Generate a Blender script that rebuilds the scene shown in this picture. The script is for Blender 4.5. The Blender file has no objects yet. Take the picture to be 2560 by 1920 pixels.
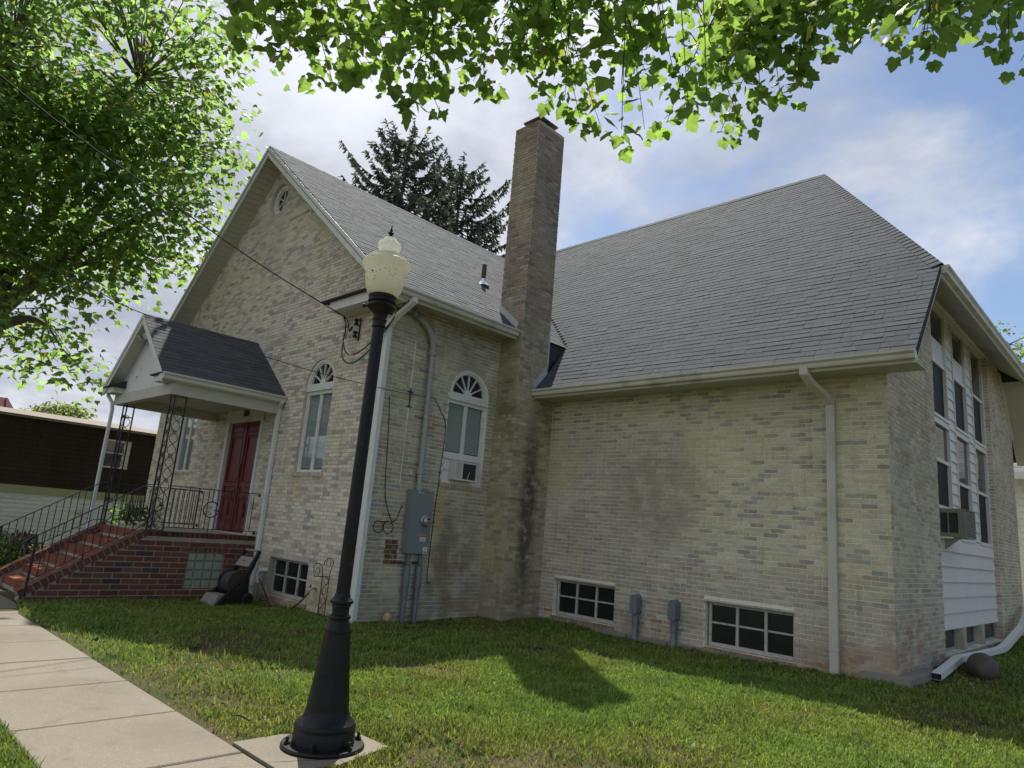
import bpy, math, random
import numpy as np
from mathutils import Vector, Matrix, noise
from mathutils.geometry import tessellate_polygon

random.seed(11)
rng = np.random.default_rng(11)
R = math.radians
scene = bpy.context.scene
col = scene.collection

# ------------------------------------------------------------------ camera
FPX, YAW, PIT, ROL = 1714.64, 2.34796, 0.209275, 0.083167
CAM = Vector((9.9696, -6.8925, 1.60))
fw = Vector((math.cos(PIT)*math.cos(YAW), math.cos(PIT)*math.sin(YAW), math.sin(PIT)))
r0 = Vector((math.sin(YAW), -math.cos(YAW), 0))
u0 = r0.cross(fw)
rt = math.cos(ROL)*r0 + math.sin(ROL)*u0
up = -math.sin(ROL)*r0 + math.cos(ROL)*u0
cd = bpy.data.cameras.new('camera')
cam = bpy.data.objects.new('camera', cd)
col.objects.link(cam)
cam.matrix_world = Matrix(((rt.x, up.x, -fw.x, CAM.x), (rt.y, up.y, -fw.y, CAM.y), (rt.z, up.z, -fw.z, CAM.z), (0, 0, 0, 1)))
cd.sensor_width = 36.0
cd.sensor_fit = 'HORIZONTAL'
cd.lens = FPX/2560*36
cd.clip_start = 0.05
cd.clip_end = 3000
scene.camera = cam
scene.render.resolution_x, scene.render.resolution_y = 1024, 768

# ------------------------------------------------------------------ light
SUN_AZ, SUN_EL = R(141.5), R(57.5)
sund = Vector((math.cos(SUN_EL)*math.cos(SUN_AZ), math.cos(SUN_EL)*math.sin(SUN_AZ), math.sin(SUN_EL)))
sl = bpy.data.lights.new('sun', 'SUN')
sl.energy = 4.1
sl.angle = R(0.6)
sl.color = (1.0, 0.95, 0.86)
so = bpy.data.objects.new('sun', sl)
so.rotation_euler = sund.to_track_quat('Z', 'Y').to_euler()
so.location = (0, 0, 30)
col.objects.link(so)

world = bpy.data.worlds.new('World')
scene.world = world
world.use_nodes = True
wn, wl = world.node_tree.nodes, world.node_tree.links
wn.clear()
def wnode(t, **k):
    n = wn.new(t)
    for a, b in k.items():
        setattr(n, a, b)
    return n
out = wnode('ShaderNodeOutputWorld')
bg = wnode('ShaderNodeBackground')
bg.inputs['Strength'].default_value = 0.1
sky = wnode('ShaderNodeTexSky', sky_type='NISHITA', sun_disc=False)
sky.sun_elevation = SUN_EL
sky.sun_rotation = math.atan2(sund.x, sund.y)
sky.altitude = 50
sky.air_density, sky.dust_density, sky.ozone_density = 1.0, 0.6, 1.6
tc = wnode('ShaderNodeTexCoord')
sep = wnode('ShaderNodeSeparateXYZ')
wl.new(tc.outputs['Generated'], sep.inputs[0])
zc = wnode('ShaderNodeMath', operation='MAXIMUM'); zc.inputs[1].default_value = 0.03
wl.new(sep.outputs['Z'], zc.inputs[0])
za = wnode('ShaderNodeMath', operation='ADD'); za.inputs[1].default_value = 0.22
wl.new(zc.outputs[0], za.inputs[0])
dv = wnode('ShaderNodeVectorMath', operation='DIVIDE')
cz = wnode('ShaderNodeCombineXYZ')
for i in range(3): wl.new(za.outputs[0], cz.inputs[i])
wl.new(tc.outputs['Generated'], dv.inputs[0]); wl.new(cz.outputs[0], dv.inputs[1])
def wnoise(scale, detail, off, rough=0.55, dist=0.0):
    m = wnode('ShaderNodeVectorMath', operation='ADD'); m.inputs[1].default_value = off
    wl.new(dv.outputs[0], m.inputs[0])
    n = wnode('ShaderNodeTexNoise'); n.inputs['Scale'].default_value = scale; n.inputs['Detail'].default_value = detail
    n.inputs['Roughness'].default_value = rough; n.inputs['Distortion'].default_value = dist
    wl.new(m.outputs[0], n.inputs['Vector'])
    return n.outputs['Fac']
def wramp(src, a, b):
    m = wnode('ShaderNodeMapRange', interpolation_type='SMOOTHSTEP')
    m.inputs['From Min'].default_value = a; m.inputs['From Max'].default_value = b
    wl.new(src, m.inputs['Value'])
    return m.outputs['Result']
# cloud cover: thick to the west (left), breaking up to the north (right)
dt = wnode('ShaderNodeVectorMath', operation='DOT_PRODUCT'); dt.inputs[1].default_value = (rt.x, rt.y, 0)
wl.new(tc.outputs['Generated'], dt.inputs[0])
n1 = wnoise(1.5, 7, (10.828, 18.783, 1.906), 0.56, 0.25)
bias = wnode('ShaderNodeMath', operation='MULTIPLY_ADD'); bias.inputs[1].default_value = -0.40; bias.inputs[2].default_value = 0.045
wl.new(dt.outputs['Value'], bias.inputs[0])
sm = wnode('ShaderNodeMath', operation='ADD')
wl.new(n1, sm.inputs[0]); wl.new(bias.outputs[0], sm.inputs[1])
cover = wramp(sm.outputs[0], 0.33, 0.56)
shade = wramp(wnoise(2.3, 6, (7.7, 2.2, 5.0), 0.6, 0.2), 0.25, 0.75)
cmix = wnode('ShaderNodeMix', data_type='RGBA')
wl.new(shade, cmix.inputs['Factor'])
cmix.inputs['A'].default_value = (2.45, 2.65, 3.25, 1)
cmix.inputs['B'].default_value = (4.6, 4.75, 5.15, 1)
ds = wnode('ShaderNodeVectorMath', operation='DOT_PRODUCT'); ds.inputs[1].default_value = sund
wl.new(tc.outputs['Generated'], ds.inputs[0])
gl = wnode('ShaderNodeMapRange', interpolation_type='SMOOTHSTEP')
gl.inputs['From Min'].default_value = 0.80; gl.inputs['From Max'].default_value = 1.0
gl.inputs['To Min'].default_value = 1.0; gl.inputs['To Max'].default_value = 1.3
wl.new(ds.outputs['Value'], gl.inputs['Value'])
cs = wnode('ShaderNodeVectorMath', operation='SCALE')
wl.new(cmix.outputs['Result'], cs.inputs[0]); wl.new(gl.outputs['Result'], cs.inputs['Scale'])
fm = wnode('ShaderNodeMix', data_type='RGBA')
wl.new(cover, fm.inputs['Factor'])
sks = wnode('ShaderNodeVectorMath', operation='SCALE'); sks.inputs['Scale'].default_value = 0.72
wl.new(sky.outputs[0], sks.inputs[0])
wl.new(sks.outputs[0], fm.inputs['A']); wl.new(cs.outputs[0], fm.inputs['B'])
wl.new(fm.outputs['Result'], bg.inputs['Color'])
wl.new(bg.outputs[0], out.inputs['Surface'])

vs = scene.view_settings
vs.view_transform = 'Standard'
vs.look = 'None'
vs.exposure = 0.85
vs.gamma = 1.0
vs.use_curve_mapping = False

scene.cycles.max_bounces = 7
scene.cycles.diffuse_bounces = 3
scene.cycles.glossy_bounces = 3
scene.cycles.transmission_bounces = 5
scene.cycles.transparent_max_bounces = 8

# ------------------------------------------------------------------ materials
def nt(name):
    m = bpy.data.materials.new(name); m.use_nodes = True
    t = m.node_tree; t.nodes.clear()
    return m, t.nodes, t.links
class NB:
    def __init__(s, name):
        s.m, s.n, s.l = nt(name)
        s.pos = s.n.new('ShaderNodeNewGeometry').outputs['Position']
    def noise(s, scale, detail=4, rough=.55, stretch=None, dist=0, vec=None):
        n = s.n.new('ShaderNodeTexNoise')
        n.inputs['Scale'].default_value = scale; n.inputs['Detail'].default_value = detail
        n.inputs['Roughness'].default_value = rough; n.inputs['Distortion'].default_value = dist
        src = vec or s.pos
        if stretch:
            k = s.n.new('ShaderNodeVectorMath'); k.operation = 'MULTIPLY'; k.inputs[1].default_value = stretch
            s.l.new(src, k.inputs[0]); src = k.outputs[0]
        s.l.new(src, n.inputs['Vector'])
        return n.outputs['Fac']
    def math(s, op, a, b=None, c=None):
        n = s.n.new('ShaderNodeMath'); n.operation = op
        for i, v in enumerate((a, b, c)):
            if v is None: continue
            if isinstance(v, (int, float)): n.inputs[i].default_value = v
            else: s.l.new(v, n.inputs[i])
        return n.outputs[0]
    def ramp(s, src, a, b, lo=0., hi=1.):
        n = s.n.new('ShaderNodeMapRange'); n.interpolation_type = 'SMOOTHSTEP'
        n.inputs['From Min'].default_value = a; n.inputs['From Max'].default_value = b
        n.inputs['To Min'].default_value = lo; n.inputs['To Max'].default_value = hi
        s.l.new(src, n.inputs['Value'])
        return n.outputs['Result']
    def mix(s, f, a, b):
        n = s.n.new('ShaderNodeMix'); n.data_type = 'RGBA'
        for k, v in (('Factor', f), ('A', a), ('B', b)):
            if isinstance(v, (int, float)): n.inputs[k].default_value = v
            elif isinstance(v, tuple): n.inputs[k].default_value = (*v[:3], 1)
            else: s.l.new(v, n.inputs[k])
        return n.outputs['Result']
    def scale(s, c, f):
        n = s.n.new('ShaderNodeVectorMath'); n.operation = 'SCALE'
        if isinstance(c, tuple): n.inputs[0].default_value = c[:3]
        else: s.l.new(c, n.inputs[0])
        s.l.new(f, n.inputs['Scale'])
        return n.outputs[0]
    def attr(s, name='bc'):
        n = s.n.new('ShaderNodeAttribute'); n.attribute_name = name
        return n.outputs['Color']
    def vary(s, c, var, vsc, fine, fsc, seedstretch=None):
        f = s.math('MULTIPLY_ADD', s.noise(vsc, 4, stretch=seedstretch), 2*var, 1-var)
        g = s.math('MULTIPLY_ADD', s.noise(fsc, 3), 2*fine, 1-fine)
        return s.scale(c, s.math('MULTIPLY', f, g))
    def spot(s, c, cen, rad, colr, strength, nsc=3.0, a=.35, b=.6):
        v = s.n.new('ShaderNodeVectorMath'); v.operation = 'SUBTRACT'; v.inputs[1].default_value = cen
        s.l.new(s.pos, v.inputs[0])
        w = s.n.new('ShaderNodeVectorMath'); w.operation = 'DIVIDE'; w.inputs[1].default_value = rad
        s.l.new(v.outputs[0], w.inputs[0])
        q = s.n.new('ShaderNodeVectorMath'); q.operation = 'LENGTH'
        s.l.new(w.outputs[0], q.inputs[0])
        m = s.ramp(q.outputs['Value'], 1.0, 0.25)
        nz = s.ramp(s.noise(nsc, 6, .65), a, b)
        return s.mix(s.math('MULTIPLY', s.math('MULTIPLY', m, nz), strength), c, colr)
    def bsdf(s, c, rough=.6, metal=0., spec=.5, bump=None, bstr=.3, bdist=.01, trans=0.0, tcol=None, coat=0):
        p = s.n.new('ShaderNodeBsdfPrincipled')
        if isinstance(c, tuple): p.inputs['Base Color'].default_value = (*c[:3], 1)
        else: s.l.new(c, p.inputs['Base Color'])
        if isinstance(rough, (int, float)): p.inputs['Roughness'].default_value = rough
        else: s.l.new(rough, p.inputs['Roughness'])
        p.inputs['Metallic'].default_value = metal
        p.inputs['Specular IOR Level'].default_value = spec
        p.inputs['Coat Weight'].default_value = coat
        if bump is not None:
            b = s.n.new('ShaderNodeBump'); b.inputs['Strength'].default_value = bstr; b.inputs['Distance'].default_value = bdist
            s.l.new(bump, b.inputs['Height']); s.l.new(b.outputs[0], p.inputs['Normal'])
        sh = p.outputs[0]
        if trans > 0:
            t = s.n.new('ShaderNodeBsdfTranslucent')
            src = tcol if tcol is not None else c
            if isinstance(src, tuple): t.inputs['Color'].default_value = (*src[:3], 1)
            else: s.l.new(src, t.inputs['Color'])
            x = s.n.new('ShaderNodeMixShader'); x.inputs[0].default_value = trans
            s.l.new(sh, x.inputs[1]); s.l.new(t.outputs[0], x.inputs[2]); sh = x.outputs[0]
        o = s.n.new('ShaderNodeOutputMaterial'); s.l.new(sh, o.inputs['Surface'])
        return s.m
MATS = {}
def simple(name, c, rough=.6, metal=0., var=.1, vsc=2., fine=.06, fsc=60., bump=0., bsc=90., spec=.5, attr=False, trans=0., tc=None, stretch=None, dirt=None):
    b = NB(name)
    base = b.attr() if attr else c
    k = b.vary(base, var, vsc, fine, fsc, stretch)
    if dirt:
        dc, a0, a1, st, dsc = dirt
        k = b.mix(b.math('MULTIPLY', b.ramp(b.noise(dsc, 6, .65, stretch=stretch), a0, a1), st), k, dc)
    bp = b.noise(bsc, 3) if bump > 0 else None
    tcol = None
    if trans > 0 and tc: tcol = b.scale(k, b.math('ADD', 0.0, tc))
    MATS[name] = b.bsdf(k, rough, metal, spec, bp, bump, .006, trans, tcol)
    return MATS[name]

def wallmat(name, base=None, wash=1.0):
    b = NB(name)
    c = base if base else b.attr()
    c = b.mix(0.0, c, c)
    # old lime wash left in patches
    c = b.mix(b.ramp(b.noise(1.1, 7, .62), .48, .68, 0, .38*wash), c, (.53, .50, .42))
    c = b.mix(b.ramp(b.noise(9, 5, .7), .52, .68, 0, .32*wash), c, (.52, .50, .43))
    # greenish growth, brown run-off
    c = b.mix(b.ramp(b.noise(.55, 6, .6, dist=.4), .52, .72, 0, .36), c, (.38, .36, .20))
    c = b.mix(b.ramp(b.noise(1.6, 5, .6, stretch=(3.2, 3.2, .35)), .56, .74, 0, .45), c, (.17, .14, .105))
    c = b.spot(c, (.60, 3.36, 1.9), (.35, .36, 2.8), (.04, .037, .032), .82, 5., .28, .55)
    c = b.spot(c, (.30, 2.8, 3.9), (.5, .4, 1.2), (.09, .09, .05), .7, 3.)
    c = b.spot(c, (.02, 2.0, .9), (.25, .95, 1.5), (.13, .10, .07), .75, 2.5, .35, .6)
    c = b.spot(c, (.02, 1.6, 1.8), (.2, .16, .8), (.40, .30, .10), .7, 6.)
    c = b.spot(c, (.0, 1.5, 5.3), (.4, 1.8, .9), (.15, .13, .09), .55, 3.)
    c = b.spot(c, (3.2, 3.9, 2.5), (1.2, .4, 1.3), (.19, .16, .12), .6, 2., .3, .6)
    c = b.spot(c, (.9, 3.9, 3.0), (.8, .4, .9), (.40, .38, .21), .55, 3.)
    c = b.spot(c, (4.5, 3.9, 3.3), (1.2, .4, .9), (.45, .45, .28), .5, 2.)
    c = b.spot(c, (6.5, 3.9, .15), (1.8, .4, .45), (.22, .12, .085), .45, 3.5)
    c = b.spot(c, (-2.6, 0, 2.05), (1.1, .3, .35), (.42, .30, .19), .55, 3.)
    c = b.spot(c, (-1.0, 0, .2), (2.6, .3, .55), (.45, .38, .22), .55, 3.)
    c = b.spot(c, (-5.3, 0, 8.4), (1.6, .3, 2.0), (.30, .29, .27), .45, 1.5)
    c = b.spot(c, (7.05, 4.6, .5), (.3, 2.4, .6), (.24, .13, .09), .55, 4.)
    c = b.spot(c, (7.05, 5.4, 3.6), (.3, 1.8, 2.2), (.19, .17, .13), .4, 1.8)
    sp = b.n.new('ShaderNodeSeparateXYZ'); b.l.new(b.pos, sp.inputs[0])
    foot = b.math('MULTIPLY', b.ramp(sp.outputs['Z'], .75, -.05), b.ramp(b.noise(2.4, 6, .65), .38, .62))
    c = b.mix(b.math('MULTIPLY', foot, .6), c, (.20, .155, .105))
    c = b.mix(b.ramp(b.noise(16, 5, .75), .55, .72, 0, .35), c, (.17, .155, .125))
    g = b.math('MULTIPLY_ADD', b.noise(42, 4, .7), .85, 1.02)
    c = b.scale(c, g)
    tn = b.n.new('ShaderNodeVectorMath'); tn.operation = 'MULTIPLY'; tn.inputs[1].default_value = (1.02, 1.01, .955); b.l.new(c, tn.inputs[0]); c = tn.outputs[0]
    MATS[name] = b.bsdf(c, .9, 0, .25, b.noise(60, 5, .7), .55, .008)
wallmat('brick'); wallmat('mortar', (.58, .56, .47)); wallmat('mortar_dark', (.33, .305, .26)); wallmat('brick_chimney', None, .25); wallmat('mortar_chimney', (.30, .265, .215), .3)

def redmat(name, base=None):
    b = NB(name)
    c = base if base else b.attr()
    c = b.vary(c, .25, 2.5, .3, 55)
    c = b.mix(b.ramp(b.noise(4, 6, .7), .58, .75, 0, .35), c, (.10, .07, .055))
    MATS[name] = b.bsdf(c, .85, 0, .3, b.noise(70, 4, .7), .5, .006)
redmat('red_brick'); redmat('red_mortar', (.36, .31, .25))

def shinglemat():
    b = NB('shingle')
    c = b.vary(b.attr(), .12, .6, .35, 160)
    c = b.mix(b.ramp(b.noise(130, 2, .8), .70, .80, 0, .55), c, (.30, .31, .31))
    c = b.mix(b.ramp(b.noise(.7, 5, .6, stretch=(1, .5, .5)), .55, .75, 0, .25), c, (.045, .045, .05))
    MATS['shingle'] = b.bsdf(c, .92, 0, .3, b.noise(190, 3, .8), .8, .006)
shinglemat()
simple('shingle_base', (.03, .03, .033), .95, var=.2)
simple('white_trim', (.66, .68, .64), .5, var=.08, vsc=1.5, fine=.05, fsc=30, dirt=((.33, .34, .24), .50, .74, .4, 2.2))
simple('gutter_alu', (.56, .55, .47), .42, var=.10, vsc=1.3, dirt=((.22, .23, .14), .48, .72, .55, 1.7), stretch=(1, 1, .5))
simple('vinyl', (.70, .70, .67), .45, var=.05, fine=.03, dirt=((.36, .38, .27), .56, .8, .4, 1.4))
simple('soffit', (.50, .49, .42), .6, var=.10, vsc=1.2, dirt=((.28, .27, .20), .5, .75, .4, 1.5))
simple('window_white', (.68, .69, .66), .4, var=.06, dirt=((.36, .34, .27), .52, .75, .45, 9))
simple('old_white', (.46, .46, .42), .6, var=.10, dirt=((.20, .17, .13), .5, .68, .7, 16), bump=.3, bsc=60)
simple('door_red', (.155, .022, .024), .45, var=.18, vsc=3, fine=.1, dirt=((.05, .012, .012), .5, .7, .5, 6))
simple('iron', (.014, .014, .015), .5, var=.2, fine=.1, spec=.5, bump=.2, bsc=120)
simple('lamp_black', (.008, .008, .0085), .42, var=.25, vsc=5, fine=.15, fsc=40, spec=.28, bump=.18, bsc=45, dirt=((.06, .055, .05), .62, .78, .5, 9))
simple('bronze_dirt', (.05, .042, .03), .8)
simple('blind', (.66, .68, .68), .6, var=.05)
simple('interior', (.02, .022, .024), .9)
def concmat():
    b = NB('concrete')
    c = b.vary((.188, .163, .126), .18, 1.3, .26, 70)
    c = b.mix(b.ramp(b.noise(48, 4, .75), .58, .70, 0, .6), c, (.38, .34, .28))
    c = b.mix(b.ramp(b.noise(36, 4, .75), .62, .74, 0, .6), c, (.085, .075, .06))
    c = b.mix(b.ramp(b.noise(.8, 6, .65), .46, .66, 0, .42), c, (.125, .108, .085))
    c = b.mix(b.ramp(b.noise(2.6, 6, .7, dist=.6), .55, .68, 0, .40), c, (.115, .10, .08))
    vo = b.n.new('ShaderNodeTexVoronoi'); vo.feature = 'DISTANCE_TO_EDGE'; vo.inputs['Scale'].default_value = .55
    ad = b.n.new('ShaderNodeMix'); ad.data_type = 'VECTOR'; ad.inputs['Factor'].default_value = .06
    nz = b.n.new('ShaderNodeTexNoise'); nz.inputs['Scale'].default_value = 5; nz.inputs['Detail'].default_value = 5; b.l.new(b.pos, nz.inputs['Vector'])
    b.l.new(b.pos, ad.inputs['A']); b.l.new(nz.outputs['Color'], ad.inputs['B']); b.l.new(ad.outputs['Result'], vo.inputs['Vector'])
    crack = b.math('MULTIPLY', b.ramp(vo.outputs['Distance'], .0035, .0012), b.ramp(b.noise(.9, 3), .50, .56))
    c = b.mix(b.math('MULTIPLY', crack, .75), c, (.05, .043, .033))
    MATS['concrete'] = b.bsdf(c, .88, 0, .35, b.noise(120, 4, .75), .5, .006)
concmat()
simple('concrete_old', (.24, .225, .19), .9, var=.2, vsc=2, fine=.2, fsc=60, bump=.5, bsc=50)
simple('porch_slab', (.34, .33, .27), .85, var=.15)
simple('soil', (.060, .043, .028), .95, var=.4, vsc=2, fine=.4, fsc=25, bump=.9, bsc=30)
simple('asphalt', (.052, .052, .055), .9, var=.2, fine=.2, fsc=90, bump=.4)
simple('bark', (.16, .135, .10), .9, var=.35, vsc=4, fine=.3, fsc=30, bump=.7, bsc=25)
simple('twig', (.045, .035, .024), .85, var=.3)
simple('metal_grey', (.20, .225, .235), .5, var=.05, fine=.03, spec=.5)
simple('conduit_grey', (.30, .33, .33), .5, var=.10, vsc=3, dirt=((.18, .17, .13), .5, .75, .3, 5))
simple('conduit_dark', (.145, .17, .19), .5, var=.10, vsc=3)
simple('galvanised', (.42, .43, .43), .35, metal=.8, var=.1)
simple('ac_beige', (.20, .21, .14), .55, var=.08, dirt=((.09, .09, .05), .5, .7, .4, 5))
simple('ac_white', (.62, .62, .58), .5, var=.08, dirt=((.25, .17, .1), .58, .72, .5, 9))
simple('ac_fin', (.03, .031, .033), .7)
simple('ac_grille', (.34, .34, .28), .6)
simple('rubber_black', (.012, .012, .013), .5, var=.2)
simple('plastic_tan', (.27, .245, .215), .55, var=.12, vsc=5, dirt=((.12, .1, .08), .5, .7, .4, 8))
simple('pvc_white', (.72, .73, .73), .35, var=.04)
simple('hose_grey', (.075, .08, .09), .45, var=.2)
simple('boulder_stone', (.095, .083, .066), .85, var=.25, vsc=4, fine=.25, fsc=40, bump=.6, bsc=25)
simple('ochre_stone', (.44, .36, .18), .8, var=.25, vsc=9)
simple('brown_shake', (.034, .024, .018), .95, var=.55, vsc=1.2, fine=.3, fsc=15, spec=.2, stretch=(1, 1, .4))
simple('lap_white', (.50, .53, .49), .55, var=.08, dirt=((.14, .17, .07), .56, .70, .8, 1.1), stretch=(1, .8, 5))
simple('green_trim', (.26, .28, .15), .7)
simple('far_roof', (.20, .17, .135), .9, var=.15, fine=.2)
simple('far_red', (.14, .022, .032), .8, var=.2)
simple('wire_black', (.010, .010, .011), .75, spec=.1)
simple('wire_red', (.16, .02, .018), .5)
simple('wire_blue', (.018, .03, .08), .5)
simple('wire_white', (.60, .58, .52), .5)
simple('sticker_white', (.70, .70, .68), .5, var=.03)
simple('sticker_red', (.55, .10, .04), .5, var=.03)
simple('ink', (.02, .02, .022), .5)
simple('flashing', (.52, .57, .60), .35, metal=.2, var=.06)
simple('silver_flash', (.70, .72, .76), .3, metal=.6, var=.1)
simple('rust_pipe', (.075, .045, .038), .8, var=.3)
simple('bulb_glass', (.55, .50, .36), .15)
simple('glass_block', (.30, .335, .27), .16, var=.2, vsc=3, spec=.6)
simple('screen', (.010, .011, .014), .55, spec=.15)
simple('pane_paper', (.68, .69, .70), .35, var=.02)

def grassmat():
    b = NB('grass')
    c = b.attr()
    c = b.vary(c, .18, .7, .1, 20)
    MATS['grass'] = b.bsdf(c, .55, 0, .35, trans=.42)
grassmat()
def lawnmat():
    b = NB('lawn')
    c = b.mix(b.ramp(b.noise(1.3, 6, .7), .42, .62), (.060, .066, .022), (.105, .080, .047))
    c = b.vary(c, .25, 5, .45, 70)
    MATS['lawn'] = b.bsdf(c, .95, 0, .2, b.noise(45, 5, .8), 1.0, .02)
lawnmat()
def leafmat(name, gain, tr, rough=.48, spec=.3):
    b = NB(name)
    c = b.attr()
    t = b.scale(c, b.math('ADD', 0.0, gain))
    MATS[name] = b.bsdf(c, rough, 0, spec, trans=tr, tcol=t)
leafmat('leaf', 3.0, .62)
leafmat('needle', 1.5, .3, .8, .05)
def globemat():
    b = NB('globe')
    c = b.vary((.84, .825, .70), .05, 4, .05, 60)
    spots = b.ramp(b.noise(75, 2, .5), .60, .68)
    where = b.ramp(b.noise(7, 4, .6), .43, .58)
    c = b.mix(b.math('MULTIPLY', spots, where), c, (.10, .09, .05))
    MATS['globe'] = b.bsdf(c, .28, 0, .5, trans=.58, tcol=c)
    b = NB('globe_clear')
    c = b.vary((.85, .86, .80), .04, 4, .05, 60)
    c = b.mix(b.math('MULTIPLY', b.ramp(b.noise(90, 2), .63, .7), .5), c, (.25, .22, .14))
    MATS['globe_clear'] = b.bsdf(c, .15, 0, .6, trans=.6, tcol=c)
globemat()
def glassmats():
    m, n, l = nt('glass')
    tr = n.new('ShaderNodeBsdfTransparent'); tr.inputs[0].default_value = (.86, .90, .89, 1)
    g = n.new('ShaderNodeBsdfGlossy'); g.inputs['Roughness'].default_value = .02
    lw = n.new('ShaderNodeLayerWeight'); lw.inputs[0].default_value = .5
    pw_ = n.new('ShaderNodeMath'); pw_.operation = 'POWER'; pw_.inputs[1].default_value = 4.0
    fr = n.new('ShaderNodeMath'); fr.operation = 'MULTIPLY_ADD'; fr.inputs[1].default_value = .9; fr.inputs[2].default_value = .05
    l.new(lw.outputs['Facing'], pw_.inputs[0]); l.new(pw_.outputs[0], fr.inputs[0])
    x = n.new('ShaderNodeMixShader'); o = n.new('ShaderNodeOutputMaterial')
    l.new(fr.outputs[0], x.inputs[0]); l.new(tr.outputs[0], x.inputs[1]); l.new(g.outputs[0], x.inputs[2]); l.new(x.outputs[0], o.inputs[0])
    MATS['glass'] = m
    b = NB('dark_glass')
    c = b.vary((.012, .014, .016), .3, 2, .2, 40)
    MATS['dark_glass'] = b.bsdf(c, .05, 0, .7, b.noise(2.2, 2), .12, .02)
    b = NB('dull_glass')
    c = b.vary((.016, .019, .018), .4, 2, .3, 30)
    MATS['dull_glass'] = b.bsdf(c, .22, 0, .4)
glassmats()

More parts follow.
